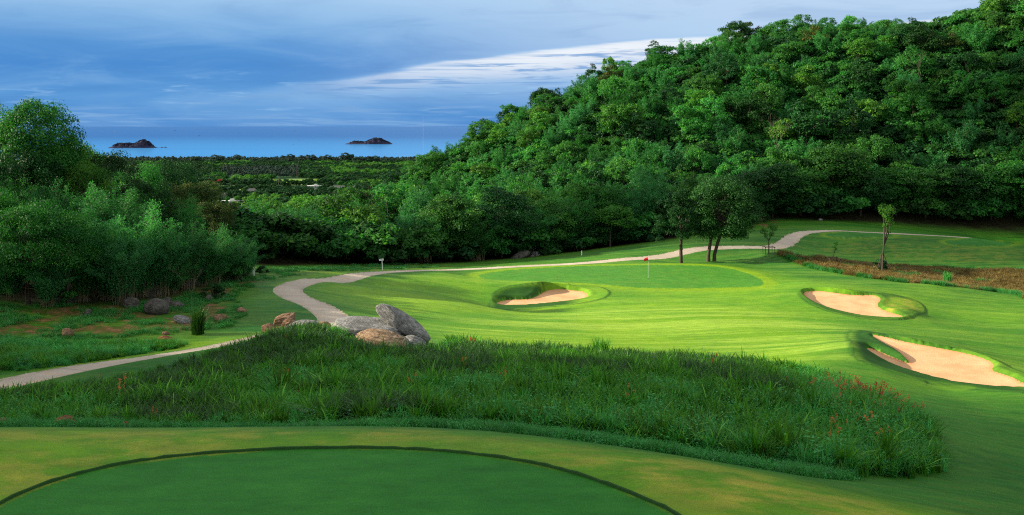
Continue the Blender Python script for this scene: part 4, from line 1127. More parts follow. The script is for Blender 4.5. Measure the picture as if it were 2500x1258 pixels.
M['granite'] = rock_mat('grey_granite', (.135, .132, .126), (.27, .262, .25), (.075, .075, .068), .5)
M['brownrock'] = rock_mat('brown_rock', (.17, .095, .052), (.29, .18, .11), (.14, .11, .09), .5)
M['redrock'] = rock_mat('red_rock', (.20, .060, .028), (.32, .12, .06), (.10, .05, .03), .4)
M['darkrock'] = rock_mat('weathered_dark_rock', (.055, .050, .045), (.12, .11, .095), (.04, .05, .03), .5)
M['tanrock'] = rock_mat('tan_rock', (.26, .165, .095), (.40, .28, .18), (.22, .10, .05), .6, .7)


def rock(px, py, D, w_, d_, h_, mat, label, seed, rot=(0, 0, 0), facets=5, sink=.25, rough=.16, group='boulders', sub=5, top=None):
    """boulder whose foot stands at photo column px, row py, distance D; w, d, h in metres"""
    x, y = (px - 1250) / F * D, D
    import bmesh
    bm = bmesh.new(); bmesh.ops.create_icosphere(bm, subdivisions=sub, radius=1)
    rg = random.Random(seed); off = Vector((rg.uniform(0, 99), rg.uniform(0, 99), rg.uniform(0, 99)))
    planes = []
    for _ in range(facets):
        n = Vector((rg.gauss(0, 1), rg.gauss(0, 1), rg.gauss(0, .8))).normalized(); planes.append((n, rg.uniform(.62, .86)))
    for v in bm.verts:
        p = v.co.copy()
        p *= 1 + rough * mnoise.fractal(p * 1.1 + off, 1., 2., 3)
        for n, k in planes:
            dd = p.dot(n) - k
            if dd > 0: p -= n * dd * .92
        if top is not None and p.z > top: p.z = top + (p.z - top) * .22
        p *= 1 + .25 * rough * mnoise.fractal(p * 4 + off, 1., 2., 4)
        v.co = Vector((p.x * w_ / 2, p.y * d_ / 2, p.z * h_ / 2))
    me = bpy.data.meshes.new('rock'); bm.to_mesh(me); bm.free(); me.materials.append(M[mat])
    me.polygons.foreach_set('use_smooth', np.ones(len(me.polygons), bool))
    o = link('boulder', me, None, (x, y, gz(x, y) + h_ * (.5 - sink))); o.rotation_euler = rot
    tag(o, label, 'rock', group); return o


GR = 'rocks beside the path'
rock(903, 820, 53.5, 4.0, 2.6, 1.95, 'granite', 'broad flat topped grey boulder in front of the path end', 1, (.14, .12, .15), 2, .15, .13, GR, 5, .22)
rock(958, 830, 52.2, 2.5, 1.2, .75, 'granite', 'low grey ledge along the front of the flat topped boulder', 2, (0, .22, -.12), 2, .2, .12, GR)
rock(984, 828, 53.8, 3.9, 1.35, 1.2, 'granite', 'long grey boulder tilted down to the right, beside the fairway', 3, (.1, .60, .05), 2, -.38, .08, GR)
rock(1012, 832, 52.3, 1.5, 1.0, .8, 'granite', 'small grey rock wedged under the tilted long boulder', 4, (0, .3, 0), 4, .3, .15, GR)
rock(932, 850, 50.2, 3.1, 2.0, 1.3, 'tanrock', 'tan orange slab in the grass below the grey boulders', 5, (.1, .16, 0), 2, .28, .10, GR)
rock(733, 800, 56.2, 2.3, 1.3, 1.05, 'granite', 'pale low humped rock left of the path end', 6, (0, -.22, .1), 2, .22, .08, GR)
rock(789, 797, 56.8, 1.15, .9, .85, 'brownrock', 'round brown rock between humped rock and path', 7, (0, -.1, 0), 2, .2, .08, GR)
rock(692, 788, 60, 1.9, 1.3, .8, 'brownrock', 'largest rough brown rock left of the path', 8, (0, -.25, .3), 4, .2, .2, GR)
rock(706, 797, 59, 1.2, 1., .8, 'brownrock', 'brown rock leaning on the foot of the largest brown rock', 9, (0, .1, .8), 6, .25, .18, GR)
rock(655, 806, 57.5, 1.0, .8, .7, 'brownrock', 'small brown rock leftmost by the grass knoll', 10, (0, 0, .4), 5, .25, .15, GR)
rock(680, 800, 58, .55, .5, .4, 'brownrock', 'smallest brown stone among the rocks by the knoll', 11, (0, 0, 0), 5, .2, .15, GR)
GB = 'rocks on the brown bank'
rock(382, 775, 63, 1.8, 1.5, 1.3, 'darkrock', 'big smooth grey boulder under the left wood', 12, (0, .12, 0), 1, .2, .06, GB)
rock(322, 770, 64.5, 1.3, 1.1, .95, 'darkrock', 'darker boulder left of the big smooth boulder', 13, (0, .25, 0), 4, .25, .1, GB)
rock(408, 762, 66, .8, .8, .8, 'darkrock', 'dark knobbly rock right behind the big smooth boulder', 14, (0, 0, 0), 5, .2, .2, GB)
rock(432, 766, 65.5, 1.0, .8, .6, 'darkrock', 'low dark rock below the bare bamboo culms', 15, (0, .1, 0), 4, .2, .15, GB)
rock(446, 796, 60, 1.35, .8, .6, 'granite', 'pale grey slab lying beside the tall grass clump', 16, (0, .3, .1), 3, .25, .1, GB)
rock(541, 800, 61, 1.0, .8, .6, 'brownrock', 'pale brown angular rock right of the tall grass clump', 17, (0, .25, 0), 5, .3, .15, GB)
rock(590, 782, 64, .8, .6, .5, 'brownrock', 'flat brown rock half buried in the grassy bank', 18, (0, .4, 0), 5, .35, .15, GB)
rock(510, 752, 69, .7, .6, .7, 'darkrock', 'upright dark rock on the bank crest', 19, (0, 0, 0), 5, .25, .15, GB)
rock(570, 702, 80, 1.1, .8, .7, 'darkrock', 'grey rock on the red earth beside the leaning bamboo', 20, (0, .1, 0), 5, .3, .2, GB)
rock(162, 822, 55.5, .78, .7, .65, 'brownrock', 'single rounded brown rock above the left grass strip', 21, (0, 0, 0), 2, .25, .08, GB)
rock(402, 828, 55.5, 1.0, .8, .42, 'redrock', 'flat orange rock at the edge of the left grass strip', 22, (0, 0, 0), 3, .35, .1, GB)
rock(405, 816, 56.8, .5, .4, .35, 'brownrock', 'small tan stone behind the flat orange rock', 23, (0, 0, 0), 3, .3, .1, GB)
rock(215, 770, 61.5, .45, .4, .6, 'darkrock', 'thin upright grey stone under the layered crown', 24, (0, .2, 0), 4, .2, .1, GB)
GF = 'red stones in front of the tall grass'
rock(160, 1050, 21.7, .46, .4, .40, 'redrock', 'largest red stone in front of the tall grass', 25, (0, .2, 0), 6, .2, .16, GF)
rock(305, 1052, 21.7, .27, .25, .24, 'redrock', 'smaller red stone right of the largest one', 26, (0, .2, .5), 6, .2, .16, GF)
rock(2, 1048, 21.7, .30, .3, .36, 'brownrock', 'brown stone cut by the left edge of the picture', 27, (0, .1, 0), 5, .2, .14, GF)
GH = 'rocks at the hill foot'
rock(1270, 618, 131, 3.0, 2., 1.2, 'darkrock', 'tilted dark slab of rock at the hill foot', 28, (0, -.35, 0), 4, .25, .15, GH)
rock(1308, 612, 135, 1.5, 1.2, .9, 'granite', 'grey rock right of the tilted dark slab', 29, (0, .2, 0), 4, .25, .12, GH)
rock(1300, 625, 131, .7, .6, .5, 'darkrock', 'little stone in front of the grey hill foot rock', 30, (0, 0, 0), 4, .25, .12, GH)
rock(2003, 549, 161, .8, .6, .5, 'granite', 'small pale stone above the first far tee', 31, (0, 0, 0), 4, .25, .12, GH)
rock(1858, 524, 160, 1.4, 1., .6, 'brownrock', 'low stone on the brown cut slope', 32, (0, 0, 0), 4, .3, .12, GH)

# ------------------------------------------------------------------ flag, sign, stakes
M['white'] = plain_mat('white_paint', (.70, .70, .68), (.80, .80, .78), 8, .5, .4)
M['red'] = plain_mat('red_cloth', (.62, .012, .020), (.72, .025, .03), 5, .6, .3)
M['yellow'] = plain_mat('yellow_paint', (.72, .60, .10), (.78, .66, .14), 5, .5, .4)
M['ink'] = plain_mat('dark_letters', (.03, .03, .03), (.05, .05, .05), 5, .6, .2)
fx_, fy_ = on_plane([(1582.5, 679)], -17.4, .0388, 95.4)[0]
fz_ = gz(fx_, fy_); FH = 2.42
fl = bpy.data.objects.new('flagstick', None); COL.objects.link(fl); fl.location = (fx_, fy_, fz_); tag(fl, 'flagstick with a small red flag standing in the green', 'golf flag')
link('pole', Build().rod([(0, 0, -.1), (0, 0, FH)], [.008, .007], 8).mesh('pole', M['white']), fl)
b = Build(); nseg = 8
vv = []
for s in range(nseg + 1):
    u = s / nseg; xx = -.50 * u; zz = FH - .04 - .10 * u - .05 * u * u; yy = .05 * math.sin(u * 5)
    for (hh, th) in ((0, .006), (-.40 + .10 * u, .006), (-.40 + .10 * u, -.006), (0, -.006)): vv.append((xx, yy + th, zz + hh - .05 * u))
ff = []
for s in range(nseg):
    for e in range(4): ff.append((s * 4 + e, s * 4 + (e + 1) % 4, (s + 1) * 4 + (e + 1) % 4, (s + 1) * 4 + e))
ff += [(0, 1, 2, 3), (nseg * 4 + 3, nseg * 4 + 2, nseg * 4 + 1, nseg * 4)]
b.add((vv, ff)); link('flag', b.mesh('flag', M['red']), fl)
link('cup', Build().rod([(0, 0, -.12), (0, 0, .012)], [.08, .08], 16).mesh('cup', M['ink']), fl)

sx0, sy0 = (934 - 1250) / F * 101, 101
sg = bpy.data.objects.new('signpost', None); COL.objects.link(sg); sg.location = (sx0, sy0, gz(sx0, sy0)); tag(sg, 'white T shaped signpost on the grass behind the path', 'sign')
link('post', Build().box((0, 0, .55), (.075, .075, 1.3)).mesh('post', M['white'], False), sg)
link('board', Build().box((-.06, -.065, 1.22), (.50, .05, .20), Matrix.Rotation(-.05, 3, 'Y')).mesh('board', M['white'], False), sg)
bl = Build()
for q in range(7): bl.box((-.24 + .055 * q, -.094, 1.22 + .004 * q), (.035, .006, .055 if q % 3 else .035))
link('lettering', bl.mesh('lettering', M['ink'], False), sg)
sg.rotation_euler = (0, -.06, .1)
for px, D, hh, lb in [(619, 82.5, .78, 'short white stake at the end of the left wood'), (1420, 127, .62, 'short white stake below the dark hill foot')]:
    x = (px - 1250) / F * D
    o = bpy.data.objects.new('marker_stake', None); COL.objects.link(o); o.location = (x, D, gz(x, D)); tag(o, lb, 'marker', 'white marker stakes')
    link('post', Build().box((0, 0, hh / 2 - .1), (.12, .12, hh + .2)).mesh('post', M['white'], False), o)
    link('cap', Build().rod([(0, 0, hh), (0, 0, hh + .06)], [.084, .01], 4).mesh('cap', M['white'], False), o)

# ------------------------------------------------------------------ far plain: houses, poles, mast, coast trees
M['wall'] = plain_mat('white_render', (.40, .40, .39), (.48, .48, .46), .3, .8, .2)
M['roof'] = plain_mat('grey_roof', (.055, .055, .055), (.085, .085, .085), .4, .8, .2)
M['pane'] = plain_mat('dark_window', (.03, .04, .05), (.05, .06, .07), .3, .15, .5)


def house(px, py, W_, dp, hh, label, roof='flat', D=None, wmat='wall'):
    D = D or 112 * F / (py - HZ); x = (px - 1250) / F * D
    o = bpy.data.objects.new('house', None); COL.objects.link(o); o.location = (x, D, gz(x, D)); tag(o, label, 'house', 'houses on the coastal plain'); o.rotation_euler = (0, 0, .12)
    w_ = link('wall', Build().box((0, 0, hh / 2), (W_, dp, hh)).mesh('wall', M[wmat], False), o)
    B = Build()
    if roof == 'flat':
        B.box((0, 0, hh + .35), (W_ + 2, dp + 2, .7))
        link('roof', B.mesh('roof', M['wall'], False), o)
        link('roof_room', Build().box((W_ * .12, 0, hh + 1.9), (W_ * .25, dp * .5, 2.4)).mesh('roof_room', M['wall'], False), o)
    else:
        e = 1.2; v = [(-W_ / 2 - e, -dp / 2 - e, hh), (W_ / 2 + e, -dp / 2 - e, hh), (W_ / 2 + e, dp / 2 + e, hh), (-W_ / 2 - e, dp / 2 + e, hh), (-W_ / 4, 0, hh + 4), (W_ / 4, 0, hh + 4)]
        B.add((v, [(0, 1, 5, 4), (1, 2, 5, 5), (2, 3, 4, 5), (3, 0, 4, 4), (3, 2, 1, 0)]))
        B.f = [tuple(dict.fromkeys(q)) for q in B.f]
        link('roof', B.mesh('roof', M['roof'], False), o)
    n = max(3, int(W_ / 5)); st = max(1, int(hh / 3.4))
    for s in range(st):
        for q in range(n):
            link('window', Build().box((-W_ / 2 + W_ * (q + .5) / n, -dp / 2 - .02, 1.8 + s * 3.3), (W_ / n * .6, .12, 1.5)).mesh('window', M['pane'], False), w_)
    return o


house(767, 462, 22, 12, 7, 'white two storey house right of the light lawn', 'flat'); house(828, 464, 34, 14, 5, 'long low house with a grey roof right of the white house', 'hip'); house(873, 462, 18, 12, 5, 'small grey roofed house at the right of the row', 'hip')
house(562, 501, 22, 13, 6, 'white flat roofed building nearest the left wood', 'flat'); house(585, 505, 22, 14, 5, 'grey roofed building beside the white flat roofed one', 'hip')
house(545, 482, 24, 12, 4, 'grey roofed house behind the white flat roofed building', 'hip'); house(522, 470, 18, 11, 4, 'grey roofed house left of the lawn', 'hip'); house(615, 470, 16, 10, 4, 'grey roofed house hidden among the trees of the plain', 'hip'); house(648, 470, 14, 10, 4, 'smallest grey roof among the trees of the plain', 'hip')
for px, py0, py1, D, lb in [(725, 448, 404, 1750, 'tall utility pole standing at the right of the light lawn'), (680, 456, 436, 1640, 'shorter utility pole left of the tall one'), (816, 490, 468, 1330, 'utility pole below the long grey roofed house')]:
    x = (px - 1250) / F * D; z = gz(x, D); hh = (py0 - py1) / F * D
    o = bpy.data.objects.new('utility_pole', None); COL.objects.link(o); o.location = (x, D, z); tag(o, lb, 'pole', 'utility poles on the plain')
    z1 = EYE - (py1 - HZ) / F * D - z
    link('post', Build().rod([(0, 0, 0), (0, 0, z1)], [.45, .28], 6).mesh('post', M['palebark']), o)
    link('crossarm', Build().box((0, 0, z1 - 1.5), (5, .4, .4)).mesh('crossarm', M['palebark'], False), o)
Dm = 2100; xm = (1033 - 1250) / F * Dm; zm = gz(xm, Dm)
mo = bpy.data.objects.new('radio_mast', None); COL.objects.link(mo); mo.location = (xm, Dm, zm); tag(mo, 'hair thin radio mast in front of the sea left of the hill', 'mast')
tm_ = EYE + (308 - 283) / F * Dm - zm
link('lattice', Build().rod([(0, 0, 0), (0, 0, tm_ * .97)], [.12, .10], 3).mesh('lattice', M['wall']), mo); link('antenna', Build().rod([(0, 0, tm_ * .96), (0, 0, tm_)], [.2, .1], 4).mesh('antenna', M['red']), mo)


def far_tree(name, seed, H, rx, cz, rz, ncl, per, leaf, mat, low=-.8):
    cm, C = crown(name + '_crown', seed, M[mat], cz, rx, rz, ncl, per, leaf, (.28, .45), .8, (0, 0), low)
    return trunk(name + '_trunk', seed, H, C, M['bark'], r0=.3, nl=4, sides=4), cm


PINES = []
for q in range(3):
    rg = np.random.default_rng(400 + q); V = []
    H = 20.; u = rg.uniform(.12, 1, 1500) ** .9; wv = 4.3 * (1 - u) ** .42 * (.55 + .45 * np.sin(u * 31) ** 2); a = rg.uniform(0, 6.28, 1500)
    c = np.stack([np.cos(a) * wv * rg.uniform(.2, 1, 1500), np.sin(a) * wv * rg.uniform(.2, 1, 1500), u * H], 1); c += rg.normal(size=c.shape) * .25
    c[:, :2] *= (.55 + .9 * vnoise(u * 9, a * 1.6, 60 + q))[:, None]
    v, f = leaf_quads(c, np.stack([np.cos(a), np.sin(a), np.ones(1500) * .5], 1), 1.5, .75, rg, -.5)
    cm = mesh_from_arrays('casuarina_crown', v, f, {'tint': np.repeat(rg.uniform(0, 1, 1500), 4)}, M['pine'], False)
    PINES.append((Build().rod([(0, 0, -1), (0, 0, 10), (0, 0, 19)], [.35, .25, .05], 5).mesh('casuarina_trunk', M['bark']), cm))
tmB, cmB = far_tree('shore', 460, 20, 7.5, 12, 7.5, 34, 70, 1.6, 'pine', -.7); tmC, cmC = far_tree('shore', 461, 20, 5.5, 12, 8, 28, 70, 1.6, 'pine', -.8)
SHORE = PINES + [(tmB, cmB), (tmC, cmC)]
for q in range(120):
    px = 318 + q * 6.3 + rnd.uniform(-9, 9); D = rnd.uniform(2700, 3040); x = (px - 1250) / F * D
    top = 389 - 17 * (fbm(np.array([px / 26.]), np.array([1.]), 3, 3)[0] - .3) + rnd.choice([-5, -2, 0, 2, 5, 8]) + (3 if px < 480 else 0) - (5 if 700 < px < 900 else 0)
    z = gz(x, D); H = EYE - (top - HZ) / F * D - z
    o = bpy.data.objects.new('casuarina', None); COL.objects.link(o); o.location = (x, D, z); s = H / 20; k = s * rnd.uniform(1.0, 2.2); o.scale = (k, k, s); o.rotation_euler = (0, 0, rnd.uniform(0, 6.28))
    t_, c_ = SHORE[(3, 4, q % 3, 3, 4)[q % 5]]; link('trunk', t_, o); link('crown', c_, o)
    tag(o, 'dark feathery casuarina in the shelter belt along the shore', 'tree', 'casuarinas along the shore')
x = (540 - 1250) / F * 1720
tm2, cm2 = far_tree('flame', 450, 9, 7, 6, 3.2, 26, 60, 1.2, 'flame', -.3)
o = bpy.data.objects.new('flame_tree', None); COL.objects.link(o); o.location = (x, 1720, gz(x, 1720)); link('trunk', tm2, o); link('crown', cm2, o); tag(o, 'red flowering tree at the left end of the lawns on the plain', 'tree')

# ------------------------------------------------------------------ instancing of uncountable plants (one object each)
def scatter(name, srcs, pts, rot, scl, idx, label):
    """srcs: list of meshes; one instance per point"""
    cname = name + '_sources'; c = bpy.data.collections.new(cname)          # not linked to the scene: only read by the modifier
    for k, me in enumerate(srcs):
        so = bpy.data.objects.new('%s_source_%02d' % (name, k), me); c.objects.link(so)
    me = bpy.data.meshes.new(name); pts = np.asarray(pts, np.float32)
    me.vertices.add(len(pts)); me.vertices.foreach_set('co', pts.ravel())
    a = me.attributes.new('turn', 'FLOAT_VECTOR', 'POINT'); a.data.foreach_set('vector', np.asarray(rot, np.float32).ravel())
    a = me.attributes.new('size', 'FLOAT_VECTOR', 'POINT'); a.data.foreach_set('vector', np.asarray(scl, np.float32).ravel())
    a = me.attributes.new('pick', 'INT', 'POINT'); a.data.foreach_set('value', np.asarray(idx, np.int32))
    o = link(name, me); g = bpy.data.node_groups.new(name + '_nodes', 'GeometryNodeTree')
    g.interface.new_socket('Geometry', in_out='INPUT', socket_type='NodeSocketGeometry'); g.interface.new_socket('Geometry', in_out='OUTPUT', socket_type='NodeSocketGeometry')
    N = g.nodes; L = g.links
    gi = N.new('NodeGroupInput'); go = N.new('NodeGroupOutput'); ip = N.new('GeometryNodeInstanceOnPoints'); ci = N.new('GeometryNodeCollectionInfo')
    ci.inputs['Collection'].default_value = c; ci.inputs['Separate Children'].default_value = True; ci.inputs['Reset Children'].default_value = True
    def na(nm, typ):
        q = N.new('GeometryNodeInputNamedAttribute'); q.data_type = typ; q.inputs['Name'].default_value = nm
        return next(s for s in q.outputs if s.enabled and s.name == 'Attribute')
    L.new(gi.outputs[0], ip.inputs['Points']); L.new(ci.outputs[0], ip.inputs['Instance']); ip.inputs['Pick Instance'].default_value = True
    L.new(na('pick', 'INT'), ip.inputs['Instance Index']); L.new(na('turn', 'FLOAT_VECTOR'), ip.inputs['Rotation']); L.new(na('size', 'FLOAT_VECTOR'), ip.inputs['Scale'])
    L.new(ip.outputs[0], go.inputs[0])
    md = o.modifiers.new('scatter', 'NODES'); md.node_group = g
    tag(o, label, None, None, 'stuff'); return o


# the far wood of the plain
FT = []
for q in range(4):
    cm, C = crown('far_crown_%d' % q, 500 + q, M[('broad', 'dark', 'broad', 'bright')[q]], 5.5, 5.2, 3.6, 16, 34, 1.5, (.3, .5), .8, (0, 0), -.7); FT.append(cm)
FT.append(cmC)
m_ = 18000; D_ = np.sqrt(R.uniform(700 ** 2, 3000 ** 2, m_)); pxx = R.uniform(60, 1130, m_); X_ = (pxx - 1250) / F * D_
zz_ = height(X_, D_); row = HZ + (EYE - zz_) / D_ * F
dens = fbm(X_ / 120, D_ / 160, 21, 3)
keep = dens > np.where(row > 430, .36, .2)
for lp in lawn_w: keep &= sd_poly(X_, D_, lp, 60) > 6
for oo in [o for o in COL.objects if o.name.startswith('house')]: keep &= ~((np.abs(X_ - oo.location.x) < 20) & (D_ < oo.location.y + 8) & (D_ > oo.location.y - 75))
X_, D_, zz_, row, pxx = X_[keep], D_[keep], zz_[keep], row[keep], pxx[keep]; m_ = len(X_)
band = (row > 415) & (row < 437) & (pxx > 545) & (pxx < 730) | (D_ > 2750)
pk = R.integers(0, 4, m_); dk = fbm(X_ / 90, D_ / 140, 31, 2); pk = np.where(dk > .46, 1, np.where((dk < .30), 3, np.where(pk == 3, 1, pk))); pk = np.where(band, 4, pk)
sc_ = R.uniform(.75, 1.35, m_) * np.where(pk == 4, .62, 1)
scatter('coastal_wood', FT, np.stack([X_, D_, zz_ - .5], 1), np.stack([0 * X_, 0 * X_, R.uniform(0, 6.28, m_)], 1), np.stack([sc_, sc_, sc_ * R.uniform(.8, 1.2, m_)], 1), pk, 'dark green wood covering the coastal plain')

# undergrowth that closes the floor of the hill wood
wx_, wy_ = R.uniform(-40, 260, 9000), R.uniform(105, 290, 9000)
kk = (sd_poly(wx_, wy_, wood_poly, 30) < -2) & (np.abs(wx_ / wy_) < .64) & (wy_ < np.interp(wx_ / wy_ * F + 1250, ridge_px, ridge_D, 215) + 14)
wx_, wy_ = wx_[kk], wy_[kk]; q_ = R.uniform(1.6, 3.6, len(wx_))
scatter('hill_undergrowth', [KIND['shrub'][0][1], KIND['shrub'][1][1]], np.stack([wx_, wy_, height(wx_, wy_) - .2], 1), np.stack([0 * q_, 0 * q_, R.uniform(0, 6.28, len(q_))], 1), np.stack([q_ * 1.2, q_ * 1.2, q_], 1), R.integers(0, 2, len(q_)), 'undergrowth filling the floor of the wooded hill')

# ------------------------------------------------------------------ unseen scud added off to the left to shade all but the fairway
M['added_cloud'] = plain_mat('added_cloud_vapour', (.70, .72, .76), (.82, .83, .85), .02, 1., 0.)


def added_cloud(x, y, rx, ry, label, seed, hgt=270., thick=7.):
    """added out-of-view puffs blocking the sun from the ground around x, y"""
    z0 = EYE - 14; t_ = (hgt + 14) / sd_.z; c = Vector((x, y, z0)) + sd_ * t_
    rg = np.random.default_rng(seed); V = []; Fc = []
    import bmesh
    bm = bmesh.new(); bmesh.ops.create_icosphere(bm, subdivisions=2, radius=1); bv = np.array([v.co for v in bm.verts]); bf = np.array([[v.index for v in f.verts] for f in bm.faces]); bm.free()
    n = int(14 + rx * ry / 28)
    for q in range(n):
        a = rg.uniform(0, 2 * math.pi); r_ = math.sqrt(rg.uniform(0, 1)) * .93
        pr = rg.uniform(.16, .34) * min(rx, ry) * (1.25 - .6 * r_) + 1.5
        d = bv * np.array([pr * 1.5, pr, thick * rg.uniform(.4, .8)]); d *= (1 + .28 * (fbm(bv[:, 0] * 3 + q * 5, bv[:, 1] * 3 + bv[:, 2] * 2, q, 3) - .5))[:, None]
        Fc.append(bf + len(bv) * q); V.append(d + np.array([math.cos(a) * r_ * rx, math.sin(a) * r_ * ry, rg.normal() * thick * .25]))
    o = link('added_cloud', mesh_from_arrays('added_cloud', np.concatenate(V), np.concatenate(Fc), None, M['added_cloud']), None, c); tag(o, label, 'added_cloud', 'added shade blockers outside the left edge'); return o


added_cloud(4, 18, 62, 27, 'added unseen sun blocker shading the tee and the grass bank', 1)
added_cloud(-46, 57, 30, 14, 'added unseen sun blocker shading the left bank', 2)
added_cloud(84, 141, 82, 23, 'added unseen sun blocker shading the far tees and the hill foot', 3)
added_cloud(190, 172, 62, 26, 'added unseen sun blocker shading the right flank of the hill', 4)

# ------------------------------------------------------------------ islands, islet, boats
M['islerock'] = plain_mat('island_rock', (.010, .010, .030), (.032, .030, .055), .06, .9, .1)
M['surf'] = plain_mat('surf_foam', (.30, .36, .42), (.60, .62, .65), .05, .9, .1)
M['islewood'] = plain_mat('island_scrub', (.004, .007, .016), (.010, .014, .026), .08, .9, .05)


def island(px, py, wpx, prof, label, seed):
    """prof: (u, height px) silhouette"""
    D = EYE * F / (py - HZ); x = (px - 1250) / F * D; W_ = wpx * D / F
    nx, ny = 120, 40; U = np.linspace(0, 1, nx); Vv = np.linspace(-1, 1, ny)
    ph = np.interp(U, [a for a, _ in prof], [b for _, b in prof]) * D / F
    uu, vv = np.meshgrid(U, Vv, indexing='ij'); XX = (uu - .5) * W_; YY = vv * W_ * .22
    rim = np.sqrt(np.clip(1 - vv ** 2, 0, 1)); hgt = ph[:, None] * rim ** .9
    nz = fbm(XX / 16 + seed * 7, YY / 16, seed, 4) - .5
    hgt = hgt * (1 + .35 * nz) + 3.5 * nz * (rim > .25) - 1.5 * (1 - rim)
    hgt = np.where(hgt > 2, hgt, hgt * .9)
    i, j = np.meshgrid(np.arange(nx - 1), np.arange(ny - 1), indexing='ij')
    f = np.stack([i * ny + j, (i + 1) * ny + j, (i + 1) * ny + j + 1, i * ny + j + 1], -1).reshape(-1, 4)
    v = np.stack([XX, YY, hgt], -1).reshape(-1, 3)
    o = bpy.data.objects.new('island', None); COL.objects.link(o); o.location = (x, D, 0); tag(o, label, 'island', 'islands in the bay')
    link('rock', mesh_from_arrays('island_rock', v, f, None, M['islerock']), o)
    th = np.linspace(0, 2 * math.pi, 73)[:-1]; rgs = np.random.default_rng(seed)
    ring = [np.stack([np.cos(th) * (W_ * .5 * e_ + o_), np.sin(th) * (W_ * .21 * e_ + o_), np.full(72, .25)], 1) for e_, o_ in ((.97, -2), (1.0, 2.5))]
    ring[1] *= np.c_[1 + .012 * rgs.normal(size=72), 1 + .03 * rgs.normal(size=72), np.ones(72)]
    sf_ = [(q, (q + 1) % 72, 72 + (q + 1) % 72, 72 + q) for q in range(72)]
    link('surf', mesh_from_arrays('surf', np.concatenate(ring), np.array(sf_)[:, ::-1], None, M['surf']), o)
    m = 900; k = R.integers(0, len(v), m * 6); hh = v[k, 2]; ok = (hh > 7 + 5 * vnoise(v[k, 0] / 12, v[k, 1] / 12, 4)); k = k[ok][:m]
    if len(k) > 20:
        lv, lf = leaf_quads(v[k] + np.array([0, 0, 1.2]) + R.normal(size=(len(k), 3)) * .8, np.tile([0, -.5, .8], (len(k), 1)), 7, 7, R)
        link('scrub', mesh_from_arrays('island_scrub', lv, lf, None, M['islewood'], False), o)
    return o


island(324, 361, 108, [(0, 0), (.04, 2.5), (.10, 5), (.16, 10), (.35, 11.5), (.5, 9.5), (.6, 12), (.68, 17), (.76, 19.5), (.83, 16), (.90, 8), (.95, 3), (1, 0)], 'left island, low ridge rising to a hump at its right', 2)
island(900, 352, 114, [(0, 0), (.06, 2), (.2, 6.5), (.32, 6), (.42, 4.5), (.5, 9), (.62, 14), (.75, 13.5), (.85, 8), (.95, 4), (1, 0)], 'right island with a rounded wooded hump and long rocky tail', 5)
island(400, 360.5, 17, [(0, 0), (.2, 2), (.45, 1), (.7, 2.2), (1, 0)], 'tiny islet just right of the left island', 8)
M['hull'] = plain_mat('dark_hull', (.03, .035, .05), (.06, .06, .08), .5, .6, .3)
for px, py, L_ in [(428, 320, 4.5), (487, 332, 4.5), (280, 322, 3), (583, 325, 3), (720, 320, 3), (661, 317, 2.5), (730, 343, 3), (477, 376.5, 3.5), (677, 381, 3), (790, 354, 2.5), (716, 353, 2.5), (1020, 322, 2.5), (760, 370, 2.5)]:
    D = EYE * F / (py - HZ); x = (px - 1250) / F * D; L = L_ * D / F
    o = bpy.data.objects.new('fishing_boat', None); COL.objects.link(o); o.location = (x, D, 0); o.rotation_euler = (0, 0, rnd.uniform(-.5, .5)); tag(o, 'tiny fishing boat far out on the bay', 'boat', 'fishing boats on the bay')
    hb = Build(); hb.add(([(-L / 2, -L * .14, L * .16), (L * .3, -L * .14, L * .14), (L / 2, 0, L * .22), (L * .3, L * .14, L * .14), (-L / 2, L * .14, L * .16), (-L * .45, -L * .08, -.5), (L * .28, -L * .07, -.5), (L * .4, 0, -.5), (L * .28, L * .07, -.5), (-L * .45, L * .08, -.5)],
                      [(0, 1, 6, 5), (1, 2, 7, 6), (2, 3, 8, 7), (3, 4, 9, 8), (4, 0, 5, 9), (4, 3, 1, 0), (3, 2, 1)]))
    link('hull', hb.mesh('hull', M['hull'], False), o); link('cabin', Build().box((-L * .2, 0, L * .22), (L * .25, L * .16, L * .16)).mesh('cabin', M['hull' if L_ > 3.2 else 'wall'], False), o)

# ------------------------------------------------------------------ tall grass
def grass_mat(name, ramp, rough=.5, transl=.3, spec=.15):
    return leaf_mat(name, ramp, rough, transl, spec, .35)


M['blade'] = grass_mat('long_blades', [(0, (.009, .045, .005)), (.5, (.032, .132, .010)), (.8, (.085, .235, .020)), (1, (.21, .38, .07))], .5, .3, .05)
M['blade_dark'] = grass_mat('dark_blades', [(0, (.008, .030, .005)), (.6, (.022, .075, .010)), (1, (.075, .16, .03))], .45, .25, .12)
M['weed'] = grass_mat('fresh_weeds', [(0, (.014, .115, .030)), (.5, (.040, .228, .055)), (1, (.120, .340, .095))], .5, .35, .05)
M['plume'] = leaf_mat('red_grass_plumes', [(0, (.18, .08, .03)), (.5, (.42, .11, .04)), (1, (.50, .20, .08))], .7, .2, .1)
M['straw'] = leaf_mat('dry_grass', [(0, (.045, .062, .014)), (.45, (.115, .085, .024)), (1, (.22, .135, .042))], .6, .3, .2)
M['short'] = grass_mat('short_grass', [(0, (.011, .085, .018)), (.5, (.027, .160, .030)), (1, (.068, .230, .045))])


